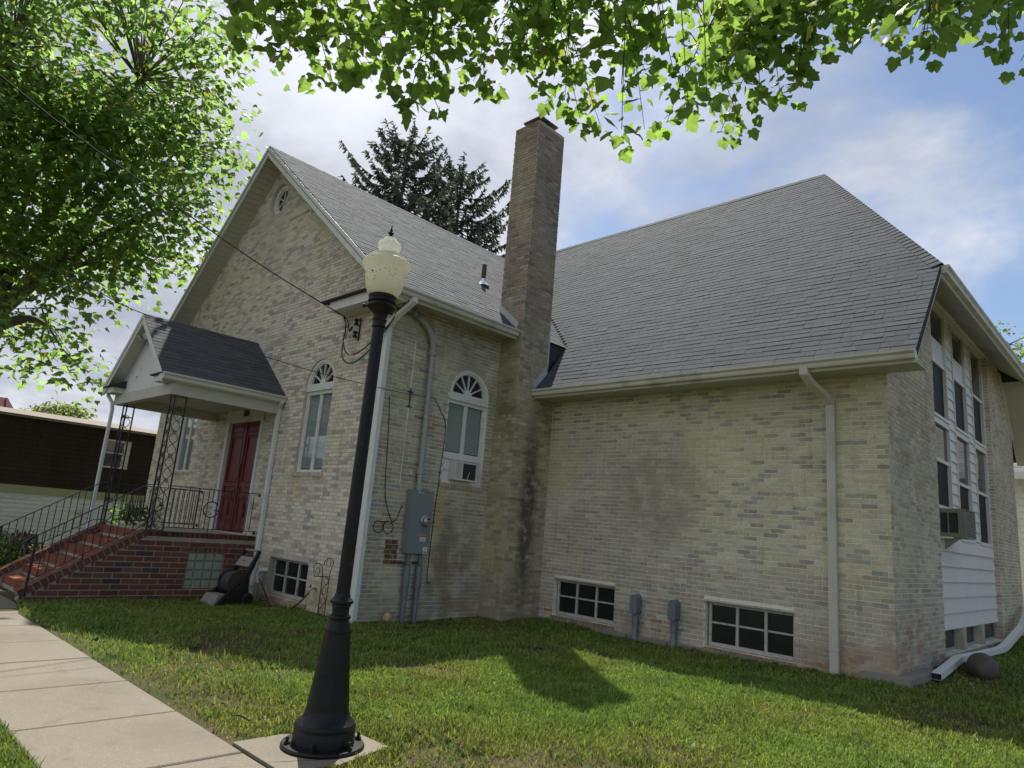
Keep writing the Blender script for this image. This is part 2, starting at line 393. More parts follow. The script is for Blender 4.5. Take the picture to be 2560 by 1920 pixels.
# ------------------------------------------------------------------ mesh helpers
ORG = {}
def link(o, parent=None):
    col.objects.link(o)
    if parent is not None: o.parent = parent
    return o
def props(o, label=None, cat=None, group=None, kind=None):
    if label: o['label'] = label
    if cat: o['category'] = cat
    if group: o['group'] = group
    if kind: o['kind'] = kind
    return o
def thing(name, loc, label, cat, group=None, kind=None):
    o = bpy.data.objects.new(name, None); o.empty_display_size = .2
    o.location = loc; col.objects.link(o); ORG[o.name] = Vector(loc)
    return props(o, label, cat, group, kind)
def org_of(p): return ORG.get(p.name, Vector((0, 0, 0)))
BOXF = [(3, 2, 1, 0), (4, 5, 6, 7), (1, 5, 4, 0), (2, 6, 5, 1), (3, 7, 6, 2), (0, 4, 7, 3)]
class MB:
    def __init__(s, T=None): s.v = []; s.f = []; s.c = []; s.T = T; s.cur = None
    def add(s, vs, fs):
        b = len(s.v)
        s.v += [s.T(*v) for v in vs] if s.T else [tuple(v) for v in vs]
        for f in fs:
            s.f.append(tuple(b+i for i in f))
            s.c.append(s.cur)
        return s
    def box(s, a0, a1, b0, b1, c0, c1):
        return s.add([(a0, b0, c0), (a1, b0, c0), (a1, b1, c0), (a0, b1, c0), (a0, b0, c1), (a1, b0, c1), (a1, b1, c1), (a0, b1, c1)], BOXF)
    def hexa(s, vs): return s.add(vs, BOXF)
    def quad(s, *p): return s.add(p, [(0, 1, 2, 3)])
    def prism(s, poly, d0, d1, ax=2):
        # poly: 2-D points in the two other axes; extruded along axis ax between d0 and d1
        def mk(p, d):
            q = list(p); q.insert(ax, d); return tuple(q)
        n = len(poly)
        vs = [mk(p, d0) for p in poly] + [mk(p, d1) for p in poly]
        fs = [tuple(range(n)), tuple(range(2*n-1, n-1, -1))] + [(i, (i+1) % n, n+(i+1) % n, n+i) for i in range(n)]
        return s.add(vs, fs)
    def bar(s, p, q, w, h=None, upv=(0, 0, 1)):
        h = h or w
        p, q = Vector(p), Vector(q)
        d = (q-p).normalized(); U = Vector(upv)
        if abs(d.dot(U)) > .98: U = Vector((1, 0, 0))
        a = d.cross(U).normalized()*w/2; b = a.cross(d).normalized()*h/2
        return s.add([p-a-b, p+a-b, p+a+b, p-a+b, q-a-b, q+a-b, q+a+b, q-a+b], BOXF)
    def tube(s, pts, r, n=8, cap=True):
        pts = [Vector(p) for p in pts]
        rs = r if isinstance(r, (list, tuple)) else [r]*len(pts)
        prev = None; rings = []
        for i, p in enumerate(pts):
            d = (pts[min(i+1, len(pts)-1)]-pts[max(i-1, 0)]).normalized()
            if prev is None:
                U = Vector((0, 0, 1)) if abs(d.z) < .9 else Vector((1, 0, 0))
                a = d.cross(U).normalized()
            else:
                a = (prev - d*prev.dot(d)).normalized()
            prev = a; b = d.cross(a)
            rings.append([p+(a*math.cos(2*math.pi*k/n)+b*math.sin(2*math.pi*k/n))*rs[i] for k in range(n)])
        vs = [v for g in rings for v in g]
        fs = [(i*n+k, i*n+(k+1) % n, (i+1)*n+(k+1) % n, (i+1)*n+k) for i in range(len(pts)-1) for k in range(n)]
        if cap: fs += [tuple(range(n))[::-1], tuple(range((len(pts)-1)*n, len(pts)*n))]
        return s.add(vs, fs)
    def lathe(s, prof, cen, n=32, axis=(0, 0, 1), ref=None):
        A = Vector(axis).normalized(); cen = Vector(cen)
        U = Vector(ref) if ref else (Vector((1, 0, 0)) if abs(A.x) < .9 else Vector((0, 1, 0)))
        a = (U-A*U.dot(A)).normalized(); b = A.cross(a)
        vs = [cen+A*z+(a*math.cos(2*math.pi*k/n)+b*math.sin(2*math.pi*k/n))*r for r, z in prof for k in range(n)]
        fs = [(i*n+k, i*n+(k+1) % n, (i+1)*n+(k+1) % n, (i+1)*n+k) for i in range(len(prof)-1) for k in range(n)]
        fs += [tuple(range(n))[::-1], tuple(range((len(prof)-1)*n, len(prof)*n))]
        return s.add(vs, fs)
    def sweep(s, prof, pts, side):
        # prof: list of (a,b): a along 'side', b along (dir x side); same frame roll-free
        pts = [Vector(p) for p in pts]; side = Vector(side).normalized(); n = len(prof); vs = []
        for i, p in enumerate(pts):
            d0 = (pts[i]-pts[i-1]).normalized() if i > 0 else (pts[1]-pts[0]).normalized()
            d1 = (pts[i+1]-pts[i]).normalized() if i < len(pts)-1 else d0
            d = (d0+d1).normalized(); k = 1/max(.4, d.dot(d0))
            b = d.cross(side).normalized()*k
            vs += [p+side*x+b*y for x, y in prof]
        fs = [(i*n+j, i*n+(j+1) % n, (i+1)*n+(j+1) % n, (i+1)*n+j) for i in range(len(pts)-1) for j in range(n)]
        fs += [tuple(range(n))[::-1], tuple(range((len(pts)-1)*n, len(pts)*n))]
        return s.add(vs, fs)
    def build(s, name, mat, parent=None, smooth=False, org=None, **kw):
        o3 = org_of(parent) if parent is not None else Vector(org or (0, 0, 0))
        me = bpy.data.meshes.new(name)
        me.from_pydata([(v[0]-o3[0], v[1]-o3[1], v[2]-o3[2]) for v in s.v], [], s.f)
        if any(c is not None for c in s.c):
            at = me.attributes.new('bc', 'FLOAT_COLOR', 'FACE')
            at.data.foreach_set('color', np.array([(*(c or (.5, .5, .5)), 1.) for c in s.c], dtype=np.float32).ravel())
        me.materials.append(MATS[mat])
        if smooth: me.polygons.foreach_set('use_smooth', [True]*len(me.polygons))
        me.update()
        o = bpy.data.objects.new(name, me)
        if parent is None: o.location = o3
        link(o, parent); ORG[o.name] = o3
        return props(o, **kw)
def auto_smooth(o, ang=35):
    me = o.data
    me.polygons.foreach_set('use_smooth', [True]*len(me.polygons))
    me.set_sharp_from_angle(angle=R(ang))
    return o
def project(p):
    d = Vector(p)-CAM; z = d.dot(fw)
    if z < .1: return None
    return (1280+FPX*d.dot(rt)/z, 960-FPX*d.dot(up)/z, z)
def scr_size(verts):
    q = [project(v) for v in verts]
    if any(a is None for a in q): return 0
    xs = [a[0] for a in q]; ys = [a[1] for a in q]
    cx, cy = sum(xs)/len(xs), sum(ys)/len(ys)
    if not (-40 < cx < 2600 and -40 < cy < 1960): return 0
    return (max(xs)-min(xs))*(max(ys)-min(ys))
def emit(pieces, name, mat, parent_of, rest_parent, nmax, restname):
    """pieces: (verts, faces, colour, parent). the nmax that show largest become objects, the rest one mesh per parent"""
    sc = sorted(range(len(pieces)), key=lambda i: -scr_size(pieces[i][0]))
    big = set(i for i in sc[:nmax] if scr_size(pieces[i][0]) > 0)
    rest = {}
    for i, (v, f, c, p) in enumerate(pieces):
        if i in big:
            m = MB(); m.cur = c; m.add(v, f); m.build(name, mat, p)
        else:
            m = rest.setdefault(p.name, (p, MB()))[1]; m.cur = c; m.add(v, f)
    for p, m in rest.values():
        m.build(restname, mat, p, kind='stuff')
def np_mesh(name, V, F, C, mat, parent=None, org=(0, 0, 0), **kw):
    """V (n,3), F (m,k) equal-size faces, C (m,3) face colours"""
    o3 = org_of(parent) if parent is not None else Vector(org)
    me = bpy.data.meshes.new(name)
    V = (V-np.array(o3)).astype(np.float32); m, k = F.shape
    me.vertices.add(len(V)); me.vertices.foreach_set('co', V.ravel())
    me.loops.add(m*k); me.loops.foreach_set('vertex_index', F.astype(np.int32).ravel())
    me.polygons.add(m); me.polygons.foreach_set('loop_start', np.arange(0, m*k, k, dtype=np.int32))
    at = me.attributes.new('bc', 'FLOAT_COLOR', 'FACE')
    at.data.foreach_set('color', np.concatenate([C, np.ones((m, 1))], 1).astype(np.float32).ravel())
    me.materials.append(MATS[mat]); me.update(calc_edges=True)
    o = bpy.data.objects.new(name, me)
    if parent is None: o.location = o3
    link(o, parent); ORG[o.name] = o3
    return props(o, **kw)

# wall frames: (s along the wall, z, n outwards) -> world
YC, XC, XCH, YCH = 3.925, 7.035, .595, 2.819
FA = lambda s, z, n: (s, -n, z)
FB = lambda s, z, n: (n, s, z)
FC = lambda s, z, n: (s, YC-n, z)
FD = lambda s, z, n: (XC+n, s, z)
FCL = lambda s, z, n: (s, YCH-n, z)
FCR = lambda s, z, n: (XCH+n, s, z)

def crossings(polys, z):
    xs = []
    for P in polys:
        for (a, b), (c, d) in zip(P, P[1:]+P[:1]):
            if (b <= z) != (d <= z): xs.append(a+(z-b)*(c-a)/(d-b))
    xs.sort()
    return [(xs[i], xs[i+1]) for i in range(0, len(xs)-1, 2)]
def inter(A, B):
    r = []
    for a in A:
        for b in B:
            lo, hi = max(a[0], b[0]), min(a[1], b[1])
            if hi-lo > .02: r.append((lo, hi))
    return r
def arc(cx, cz, r, a0, a1, n): return [(cx+r*math.cos(R(a0+(a1-a0)*i/n)), cz+r*math.sin(R(a0+(a1-a0)*i/n))) for i in range(n+1)]

# ------------------------------------------------------------------ ground shape
CP = np.array([(9.97, -6.9, 0), (5.5, -3.9, 0), (2, -4.4, 0), (0, -4.5, 0), (-1.2, -4.5, -.03), (-3.8, -4.2, -.19), (-6, -4.4, -.22), (-3.8, -1, -.20), (-2.6, -.9, -.17), (-1, -.3, -.10),
               (0.3, 0.2, -.09), (.4, 1.2, -.13), (.5, 2.5, -.08), (1.2, 3.6, -.05), (2.9, 3.8, -.12), (4.5, 3.8, -.07), (6.2, 3.8, -.03), (7.3, 3.6, .02), (7.3, 7, .10), (7.6, 12, .14), (9, 16, .16), (3, 1, -.03), (8, 0, .0), (11, 4, .06), (-10, -6, -.3), (-12, 2, -.3), (12, -3, 0), (6, -8, 0), (0, -7, -.02)])
def gh(x, y):
    x = np.asarray(x, float); y = np.asarray(y, float)
    w = 1/(((x[..., None]-CP[:, 0])**2+(y[..., None]-CP[:, 1])**2)**1.5+.05)
    return (w*CP[:, 2]).sum(-1)/w.sum(-1)
def ghf(x, y): return float(gh(np.array([x]), np.array([y]))[0])

# ------------------------------------------------------------------ ground, pavement
gx = np.unique(np.concatenate([np.array([-900, -400, -150, -80, -50, -35, -25]), np.arange(-20, 22, .5), np.array([25, 35, 50, 80, 150, 400, 900])]))
gy = np.unique(np.concatenate([np.array([-900, -400, -150, -80, -50, -35, -25]), np.arange(-20, 24, .5), np.array([28, 35, 50, 80, 150, 400, 900])]))
GX, GY = np.meshgrid(gx, gy, indexing='ij')
GZ = gh(GX, GY)
nx, ny = GX.shape
idx = np.arange(nx*ny).reshape(nx, ny)
F4 = np.stack([idx[:-1, :-1], idx[1:, :-1], idx[1:, 1:], idx[:-1, 1:]], -1).reshape(-1, 4)
gro = np_mesh('ground', np.stack([GX, GY, GZ], -1).reshape(-1, 3), F4, np.full((len(F4), 3), .1), 'lawn', kind='structure')

walk = MB()
wx0, wx1, wy0, wy1 = -7.0, 30.0, -5.53, -4.42
walk.box(wx0, 30, wy0+.01, wy1-.01, -.45, -.30)
pav = walk.build('sidewalk', 'soil', kind='structure')
def slab(poly, top, name='slab', mat='concrete', parent=pav):
    m = MB(); n = len(poly); g = .008
    cx = sum(p[0] for p in poly)/n; cy = sum(p[1] for p in poly)/n
    def sh(p, k): return (cx+(p[0]-cx)*k, cy+(p[1]-cy)*k)
    ins = [(p[0]-math.copysign(g, p[0]-cx), p[1]-math.copysign(g, p[1]-cy)) for p in poly]
    ch = [(p[0]-math.copysign(g*2.2, p[0]-cx), p[1]-math.copysign(g*2.2, p[1]-cy)) for p in poly]
    z = [top(*p) for p in poly]
    vs = [(*p, q-.14) for p, q in zip(ins, z)]+[(*p, q-.008) for p, q in zip(ins, z)]+[(*p, q) for p, q in zip(ch, z)]
    fs = [tuple(range(2*n, 3*n))]
    for r in range(2):
        fs += [(r*n+i, r*n+(i+1) % n, (r+1)*n+(i+1) % n, (r+1)*n+i) for i in range(n)]
    m.add(vs, fs)
    return m.build(name, mat, parent)
wt = lambda x, y: max(-.205, min(0.0, (x+1.0)*.072))+.012
xs_j = [-1.18, -.15, .94, 1.97, 3.06, 4.19, 5.32, 6.42, 7.5, 8.6, 9.7, 10.8, 11.9, 13.0, 14.1]
for a, b in zip(xs_j, xs_j[1:]):
    dz = random.uniform(-.004, .004)
    slab([(a, wy0), (b, wy0), (b, wy1), (a, wy1)], lambda x, y, dz=dz: wt(x, y)+dz)
slab([(-3.55, wy0), (-1.18, wy0), (-1.18, wy1), (-3.55, -3.97)], wt)
slab([(-6.7, wy0), (-3.55, wy0), (-3.55, -3.97), (-6.7, -3.97)], wt)
m = MB(); m.add([(-17.9, -30, -.284), (-8.2, -30, -.284), (-8.2, 30, -.284), (-17.9, 30, -.284)], [(0, 1, 2, 3)])
m.build('driveway', 'asphalt', kind='structure')

# ------------------------------------------------------------------ church
church = thing('church_building', (-2, 5, 0), 'cream brick church with grey shingle roofs and a tall chimney', 'church')
BRICKS = []
LB, HB, JT = .223, .0718, .0125
def jit(c, a=.12):
    k = 1+random.uniform(-a, a)
    return tuple(max(0, x*k+random.uniform(-.012, .012)) for x in c)
def bcol(style, s, z):
    q = random.random(); cl = noise.noise(Vector((s*.55, z*.8, 7.3 if style == 'A' else 2.1)))
    if style == 'A':
        if q < .66: return jit((.455, .43, .37), .10)
        if q < .84+.1*cl: return jit((.355, .335, .295))
        if q < .94+.05*cl: return jit((.245, .248, .25))
        return jit((.33, .27, .225))
    if style == 'B':
        if q < .5: return jit((.30, .275, .225))
        if q < .8: return jit((.25, .22, .185))
        if q < .9: return jit((.24, .245, .24))
        return jit((.24, .185, .145) if z < 3.6 else (.34, .31, .25))
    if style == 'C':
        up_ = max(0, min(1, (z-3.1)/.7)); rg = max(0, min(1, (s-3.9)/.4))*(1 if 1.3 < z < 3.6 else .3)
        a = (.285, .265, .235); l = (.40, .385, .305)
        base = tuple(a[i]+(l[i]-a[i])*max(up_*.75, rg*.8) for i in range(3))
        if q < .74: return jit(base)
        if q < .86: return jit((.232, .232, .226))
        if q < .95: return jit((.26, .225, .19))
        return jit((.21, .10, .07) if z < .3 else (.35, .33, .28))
    if style == 'D':
        if q < .60: return jit((.335, .31, .255))
        if q < .84: return jit((.28, .25, .20))
        if q < .93: return jit((.235, .232, .222))
        return jit((.275, .205, .165))
    hi = max(0, min(1, (z-4.2)/2.5))
    lo_ = (.28, .25, .19); h_ = (.185, .15, .125)
    base = tuple(lo_[i]+(h_[i]-lo_[i])*hi for i in range(3))
    if q < .7: return jit(base)
    if q < .85: return jit(tuple(x*.72 for x in base))
    return jit(tuple(x*1.25 for x in base))
def lay(T, outline, holes, style, parent, zbase, soff=0., HB=HB, LB=LB, colf=None, out=None, dep=.007, jt=None):
    out = BRICKS if out is None else out
    polys = [outline]+holes; jt = jt or JT
    z0 = zbase; zt = max(p[1] for p in outline); s_min = min(p[0] for p in outline)-LB; row = 0
    while z0 < zt:
        z1 = z0+HB-jt
        iv = inter(crossings(polys, z0+.002), crossings(polys, z1-.002))
        off = (LB/2 if row % 2 else 0)+soff
        for lo, hi in iv:
            k = math.floor((lo-s_min-off)/LB)
            while True:
                a = s_min+off+k*LB; b = a+LB-jt; k += 1
                if a > hi: break
                a2, b2 = max(a, lo+.001), min(b, hi-.001)
                if b2-a2 < .03: continue
                n1 = dep+random.uniform(-.0022, .0028); e = random.uniform(-.0016, .0016); g = random.uniform(-.0016, .0016)
                c = (colf or (lambda s, z: bcol(style, s, z)))((a2+b2)/2, z0)
                vs = [(a2, z0+e, -.02), (b2, z0+g, -.02), (b2, z1+g, -.02), (a2, z1+e, -.02), (a2, z0+e, n1), (b2, z0+g, n1), (b2, z1+g, n1), (a2, z1+e, n1)]
                out.append(([T(*v) for v in vs], BOXF, c, parent))
        z0 += HB; row += 1
def wall(T, outline, holes, depths, mat='mortar', name='wall'):
    m = MB(T)
    loops = [outline]+holes
    tri = tessellate_polygon([[Vector((p[0], p[1], 0)) for p in L] for L in loops])
    flat = [p for L in loops for p in L]
    m.add([(p[0], p[1], 0) for p in flat], [tuple(t) for t in tri])
    for L, d in zip(holes, depths):
        n = len(L)
        m.add([(p[0], p[1], 0) for p in L]+[(p[0], p[1], -d) for p in L], [(i, (i+1) % n, n+(i+1) % n, n+i) for i in range(n)])
    return m.build(name, mat, church)
def rect(a, b, c, d): return [(a, c), (b, c), (b, d), (a, d)]
def archp(s0, s1, z0, zs):
    return [(s0, z0), (s1, z0)]+arc((s0+s1)/2, zs, (s1-s0)/2, 0, 180, 20)
ZG = -.35
RZ, RX, RS = 10.25, -5.3, .804          # nave ridge height, x, slope
def nave_z(x): return RZ-RS*abs(x-RX)
# openings
AW1 = (-2.66, -1.63, 2.38, 4.13); AW2 = (-8.97, -7.94, 2.38, 4.13)
BW = (1.555, 2.60, 2.38, 4.12)
ABW = (-3.10, -1.62, .0, .735)
DOOR = (-6.02, -4.26, 1.06, 3.54)
CW1 = (.95, 2.40, .06, .77); CW2 = (4.20, 5.667, .02, .755)
DO = (6.64, 11.76, .17, 6.45)
oA = [(-10.6, ZG), (0, ZG), (0, nave_z(0)-.14), (RX, RZ-.14), (-10.6, nave_z(-10.6)-.14)]
hA = [archp(*AW1), archp(*AW2), rect(*ABW), rect(*DOOR), arc(RX, 9.05, .40, 0, 345, 23)]
wA = wall(FA, oA, hA, [.13, .13, .16, .12, .16], 'mortar_dark')
lay(FA, oA, [archp(AW1[0]-.115, AW1[1]+.115, 4.13, 4.13)[2:]+[], archp(*AW1), archp(*AW2), rect(*ABW), rect(*DOOR), arc(RX, 9.05, .50, 0, 345, 23)] if False else [archp(*AW1), archp(*AW2), rect(*ABW), rect(*DOOR), arc(RX, 9.05, .40, 0, 345, 23)], 'A', wA, ZG)
oB = rect(0, YCH+.02, ZG, 5.60)
wB = wall(FB, oB, [archp(*BW)], [.13])
lay(FB, oB, [archp(*BW)], 'B', wB, ZG, .08)
oC = rect(XCH-.02, XC, ZG, 4.9)
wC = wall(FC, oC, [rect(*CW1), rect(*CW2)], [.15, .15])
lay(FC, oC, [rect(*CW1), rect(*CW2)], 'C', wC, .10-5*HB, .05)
oD = [(YC, ZG), (14.47, ZG), (14.47, 5.0), (13.05, 6.46), (5.35, 6.46), (YC, 5.0)]
wD = wall(FD, oD, [rect(*DO)], [.22])
lay(FD, oD, [rect(*DO)], 'D', wD, .10-5*HB, .11)
lay(lambda s, z, n: (XC-.20+s, DO[1]-n, z), rect(0, .195, .17, 6.45), [], 'D', wD, .10-5*HB+6*HB, .0)
# back and far walls, plain
m = MB()
m.quad((-10.6, 0, ZG), (-10.6, 14.47, ZG), (-10.6, 14.47, 5.9), (-10.6, 0, 5.9))
m.quad((-10.6, 14.47, ZG), (XC, 14.47, ZG), (XC, 14.47, 5.0), (-10.6, 14.47, 5.0))
m.build('wall', 'mortar', church)
# concrete footing at the corner
m = MB(); m.hexa([(6.55, 3.70, ZG), (7.28, 3.70, ZG), (7.28, 5.4, ZG), (6.55, 5.4, ZG), (6.62, 3.73, .10), (7.245, 3.73, .112), (7.245, 5.3, .112), (6.62, 5.3, .10)])
m.build('footing', 'concrete_old', church)
m = MB(); m.box(.62, 5.5, 3.86, 3.95, ZG, -.02); m.build('footing', 'ochre_stone' if False else 'concrete_old', church)
# chimney
chim = MB()
chim.box(-.115, XCH, YCH, 3.95, ZG, 4.6)
chim.box(-.115, XCH, YCH, 3.663, 4.6, 10.42)
ch = chim.build('chimney', 'mortar_chimney', church)
CHB = []
zc = ZG
oL = rect(0, XCH, ZG, 5.55); oL2 = rect(-.115, XCH, 5.55, 10.42)
lay(FCL, oL, [], 'H', ch, ZG, .03, out=CHB); lay(FCL, oL2, [], 'H', ch, 5.55, .03, out=CHB)
lay(FCR, rect(YCH, YC, ZG, 4.55), [], 'H', ch, ZG, .11, out=CHB); lay(FCR, rect(YCH, 3.663, 4.55, 10.42), [], 'H', ch, 4.55, .11, out=CHB)
# slightly wider chimney base with a sloped ledge
for z0, n in ((2.22, .022),):
    m = MB(); m.prism([(YCH-n, z0), (YC, z0), (YC, z0+.04), (YCH, z0+.04)], XCH-.01, XCH+n, 0); m.build('chimney_ledge', 'mortar_chimney', ch)
# cap: brick flue and flared metal cap
m = MB(); m.box(.07, .41, 3.05, 3.43, 10.42, 10.62); m.build('flue', 'mortar_dark', ch)
m = MB()
q0 = [(-.02, 2.95), (.50, 2.95), (.50, 3.53), (-.02, 3.53)]; cc = (.24, 3.24)
rings = [(1.0, 10.60), (1.03, 10.64), (.62, 10.74), (.25, 10.82), (.05, 10.93)]
vs = [(cc[0]+(x-cc[0])*k, cc[1]+(y-cc[1])*k, z) for k, z in rings for x, y in q0]
m.add(vs, [(0, 1, 2, 3), (16, 17, 18, 19)]+[(r*4+i, r*4+(i+1) % 4, r*4+4+(i+1) % 4, r*4+4+i) for r in range(4) for i in range(4)])
m.build('chimney_cap', 'rust_pipe', ch)

# arch rings and sills of brick
def ring(T, s0, s1, zs, parent, style):
    c, r = (s0+s1)/2, (s1-s0)/2; n = 27
    for i in range(n):
        a0 = math.pi*i/n+.012; a1 = math.pi*(i+1)/n-.012
        v = []
        for nn in (-.02, .008+random.uniform(-.002, .002)):
            for rr, a in ((r+.004, a0), (r+.115, a0), (r+.115, a1), (r+.004, a1)):
                v.append((c+rr*math.cos(a), zs+rr*math.sin(a), nn))
        BRICKS.append(([T(*p) for p in v], BOXF, jit((.37, .345, .285) if style == 'A' else (.27, .24, .19), .1), parent))
def sill(T, s0, s1, z1, parent, h=.085, w=.075, proj=.03, colr=(.31, .27, .215)):
    s = s0
    while s < s1-.02:
        e = min(s+w-.01, s1)
        BRICKS.append(([T(*p) for p in [(s, z1-h, -.1), (e, z1-h, -.1), (e, z1, -.1), (s, z1, -.1), (s, z1-h-.006, proj), (e, z1-h-.006, proj), (e, z1-.012, proj), (s, z1-.012, proj)]], BOXF, jit(colr, .15), parent))
        s += w
for a, T, w, st in ((AW1, FA, wA, 'A'), (AW2, FA, wA, 'A'), (BW, FB, wB, 'B')):
    ring(T, a[0], a[1], a[3], w, st); sill(T, a[0]-.04, a[1]+.05, a[2], w)
sill(FC, CW1[0]-.03, CW1[1]+.02, CW1[2], wC, .11, .085, .04, (.15, .125, .10))
sill(FC, CW2[0]-.03, CW2[1]+.02, CW2[2], wC, .11, .085, .04, (.20, .12, .09))
sill(FA, ABW[0]-.1, ABW[1]+.1, ABW[2], wA, .11, .085, .05, (.17, .12, .085))
sill(FD, DO[0], DO[1], .17, wD, .10, .085, .05, (.22, .20, .17))
# ring of headers round the gable oculus
for i in range(30):
    a0, a1 = 2*math.pi*i/30+.012, 2*math.pi*(i+1)/30-.012
    v = [(RX+rr*math.cos(a), 9.05+rr*math.sin(a), nn) for nn in (-.02, .011) for rr, a in ((.404, a0), (.50, a0), (.50, a1), (.404, a1))]
    BRICKS.append(([FA(*p) for p in v], BOXF, jit((.33, .31, .28), .06), wA))
# patch of bare bricks beside the meter
for r in range(5):
    for k in range(2):
        s0, z0 = .44+k*.14+(.02 if r % 2 else 0), .86+r*.084
        m = [(s0, z0, 0), (s0+.125, z0, 0), (s0+.125, z0+.07, 0), (s0, z0+.07, 0), (s0, z0, .012), (s0+.125, z0, .012), (s0+.125, z0+.07, .012), (s0, z0+.07, .012)]
        BRICKS.append(([FB(*p) for p in m], BOXF, jit((.105, .05, .035), .3), wB))
emit(BRICKS, 'brick', 'brick', None, None, 250, 'brickwork')
emit(CHB, 'brick', 'brick_chimney', None, None, 50, 'brickwork')

# ------------------------------------------------------------------ windows
def bars(T, name, rects, mat, parent, n0, n1):
    m = MB(T)
    for a, b, c, d in rects: m.box(a, b, c, d, n0, n1)
    return m.build(name, mat, parent)
def pane(T, a, b, c, d, n, parent, mat='dark_glass', name='pane', t=.004):
    m = MB(T); m.box(a, b, c, d, n-t, n); return m.build(name, mat, parent)
def ringband(m, c, zs, r0, r1, n0, n1, N=20, a0=0, a1=180):
    for i in range(N):
        A, B = R(a0+(a1-a0)*i/N), R(a0+(a1-a0)*(i+1)/N)
        v = [(c+r*math.cos(a), zs+r*math.sin(a), n) for n in (n0, n1) for r, a in ((r0, A), (r1, A), (r1, B), (r0, B))]
        m.hexa(v)
def arch_window(T, W, low=None):
    s0, s1, z0, zs = W; c, r = (s0+s1)/2, (s1-s0)/2
    zb = low or z0
    m = MB(T)
    m.box(s0, s0+.05, zb, zs, -.125, -.05); m.box(s1-.05, s1, zb, zs, -.125, -.05)
    m.box(s0+.05, s1-.05, zb, zb+.05, -.125, -.045); m.box(s0+.05, s1-.05, zs-.20, zs-.13, -.125, -.05)
    m.box(c-.025, c+.025, zb+.05, zs-.20, -.12, -.058)
    for a, b in ((s0+.05, c-.025), (c+.025, s1-.05)):
        m.box(a, a+.022, zb+.05, zs-.2, -.12, -.075); m.box(b-.022, b, zb+.05, zs-.2, -.12, -.075)
    f = m.build('window', 'window_white', church)
    m = MB(T); m.box(s0-.0, s1+.0, zs-.13, zs+.015, -.12, -.012); ringband(m, c, zs+.015, r-.075, r-.002, -.12, -.02)
    ringband(m, c, zs+.015, r-.11, r-.075, -.12, -.04)
    for k in range(1, 6):
        a = R(30*k) if k != 3 else R(90)
        d = Vector((math.cos(a), math.sin(a))); t = Vector((-d.y, d.x))*.012
        P = [(d*.09)-t, (d*.09)+t, (d*(r-.1))+t, (d*(r-.1))-t]
        m.hexa([(c+p.x, zs+.015+p.y, -.10) for p in P]+[(c+p.x, zs+.015+p.y, -.055) for p in P])
    ringband(m, c, zs+.015, .0, .10, -.10, -.05, 10)
    m.build('fanlight', 'window_white', f)
    for a, b in ((s0+.072, c-.047), (c+.047, s1-.072)):
        pane(T, a, b, zb+.05, zs-.2, -.085, f, 'glass')
    m = MB(T); m.add([(c, zs+.015, -.09)]+[(c+(r-.1)*math.cos(R(18*i)), zs+.015+(r-.1)*math.sin(R(18*i)), -.09) for i in range(11)], [(0, i, i+1) for i in range(1, 11)])
    m.build('pane', 'dark_glass', f)
    m = MB(T); z = zb+.08
    while z < zs-.21:
        m.box(s0+.08, c-.05, z, z+.019, -.135, -.118); m.box(c+.05, s1-.08, z, z+.019, -.135, -.118); z += .0255
    m.build('blind', 'blind', f)
    m = MB(T); a, b, c_, d = s0-.03, s1+.03, zb-.06, zs+r+.06
    m.quad((a, c_, -.6), (b, c_, -.6), (b, d, -.6), (a, d, -.6)); m.quad((a, c_, -.6), (a, c_, -.126), (a, d, -.126), (a, d, -.6)); m.quad((b, c_, -.6), (b, c_, -.126), (b, d, -.126), (b, d, -.6)); m.quad((a, c_, -.6), (b, c_, -.6), (b, c_, -.126), (a, c_, -.126)); m.quad((a, d, -.6), (b, d, -.6), (b, d, -.126), (a, d, -.126))
    m.build('interior', 'interior', f)
    return f
arch_window(FA, AW1); arch_window(FA, AW2)
bwin = arch_window(FB, BW, 2.92)
# infill panel under the side window
m = MB(FB); m.box(1.56, 2.60, 2.84, 2.92, -.12, -.035); m.box(1.56, 2.60, 2.385, 2.84, -.13, -.075); m.box(1.56, 1.60, 2.385, 2.84, -.075, -.04); m.box(2.555, 2.60, 2.385, 2.84, -.075, -.04); m.box(1.56, 2.60, 2.385, 2.42, -.075, -.03)
m.build('infill_panel', 'window_white', bwin)
for z in (2.42, 2.62):
    m = MB(FB); m.hexa([(1.60, z, -.075), (2.555, z, -.075), (2.555, z+.205, -.075), (1.60, z+.205, -.075), (1.60, z, -.048), (2.555, z, -.048), (2.555, z+.205, -.068), (1.60, z+.205, -.068)])
    m.build('siding_board', 'window_white', bwin)

def basement(T, W, mat='old_white'):
    s0, s1, z0, z1 = W; w = s1-s0
    m = MB(T); t = .045
    m.box(s0+.03, s0+.03+t, z0+.01, z1-.03, -.15, -.09); m.box(s1-t-.01, s1-.01, z0+.01, z1-.03, -.15, -.09)
    m.box(s0+.03+t, s1-t-.01, z0+.01, z0+.07, -.15, -.08); m.box(s0+.03+t, s1-t-.01, z1-.08, z1-.03, -.15, -.09)
    c1, c2 = s0+w*.355, s0+w*.675; zm = z0+.045+(z1-z0-.07)*.5
    for c in (c1, c2): m.box(c-.022, c+.022, z0+.07, z1-.08, -.145, -.085)
    L = [s0+.03+t, c1-.022, c1+.022, c2-.022, c2+.022, s1-t-.01]
    for i in (0, 2, 4): m.box(L[i], L[i+1], zm-.014, zm+.014, -.14, -.092)
    f = m.build('basement_window', mat, church)
    for i in (0, 2, 4):
        for a, b in ((z0+.07, zm-.014), (zm+.014, z1-.08)): pane(T, L[i], L[i+1], a, b, -.118, f, 'dull_glass')
    m = MB(T); m.box(s0, s1, z1-.03, z1, -.15, .006); m.build('lintel', 'old_white', f)
    return f
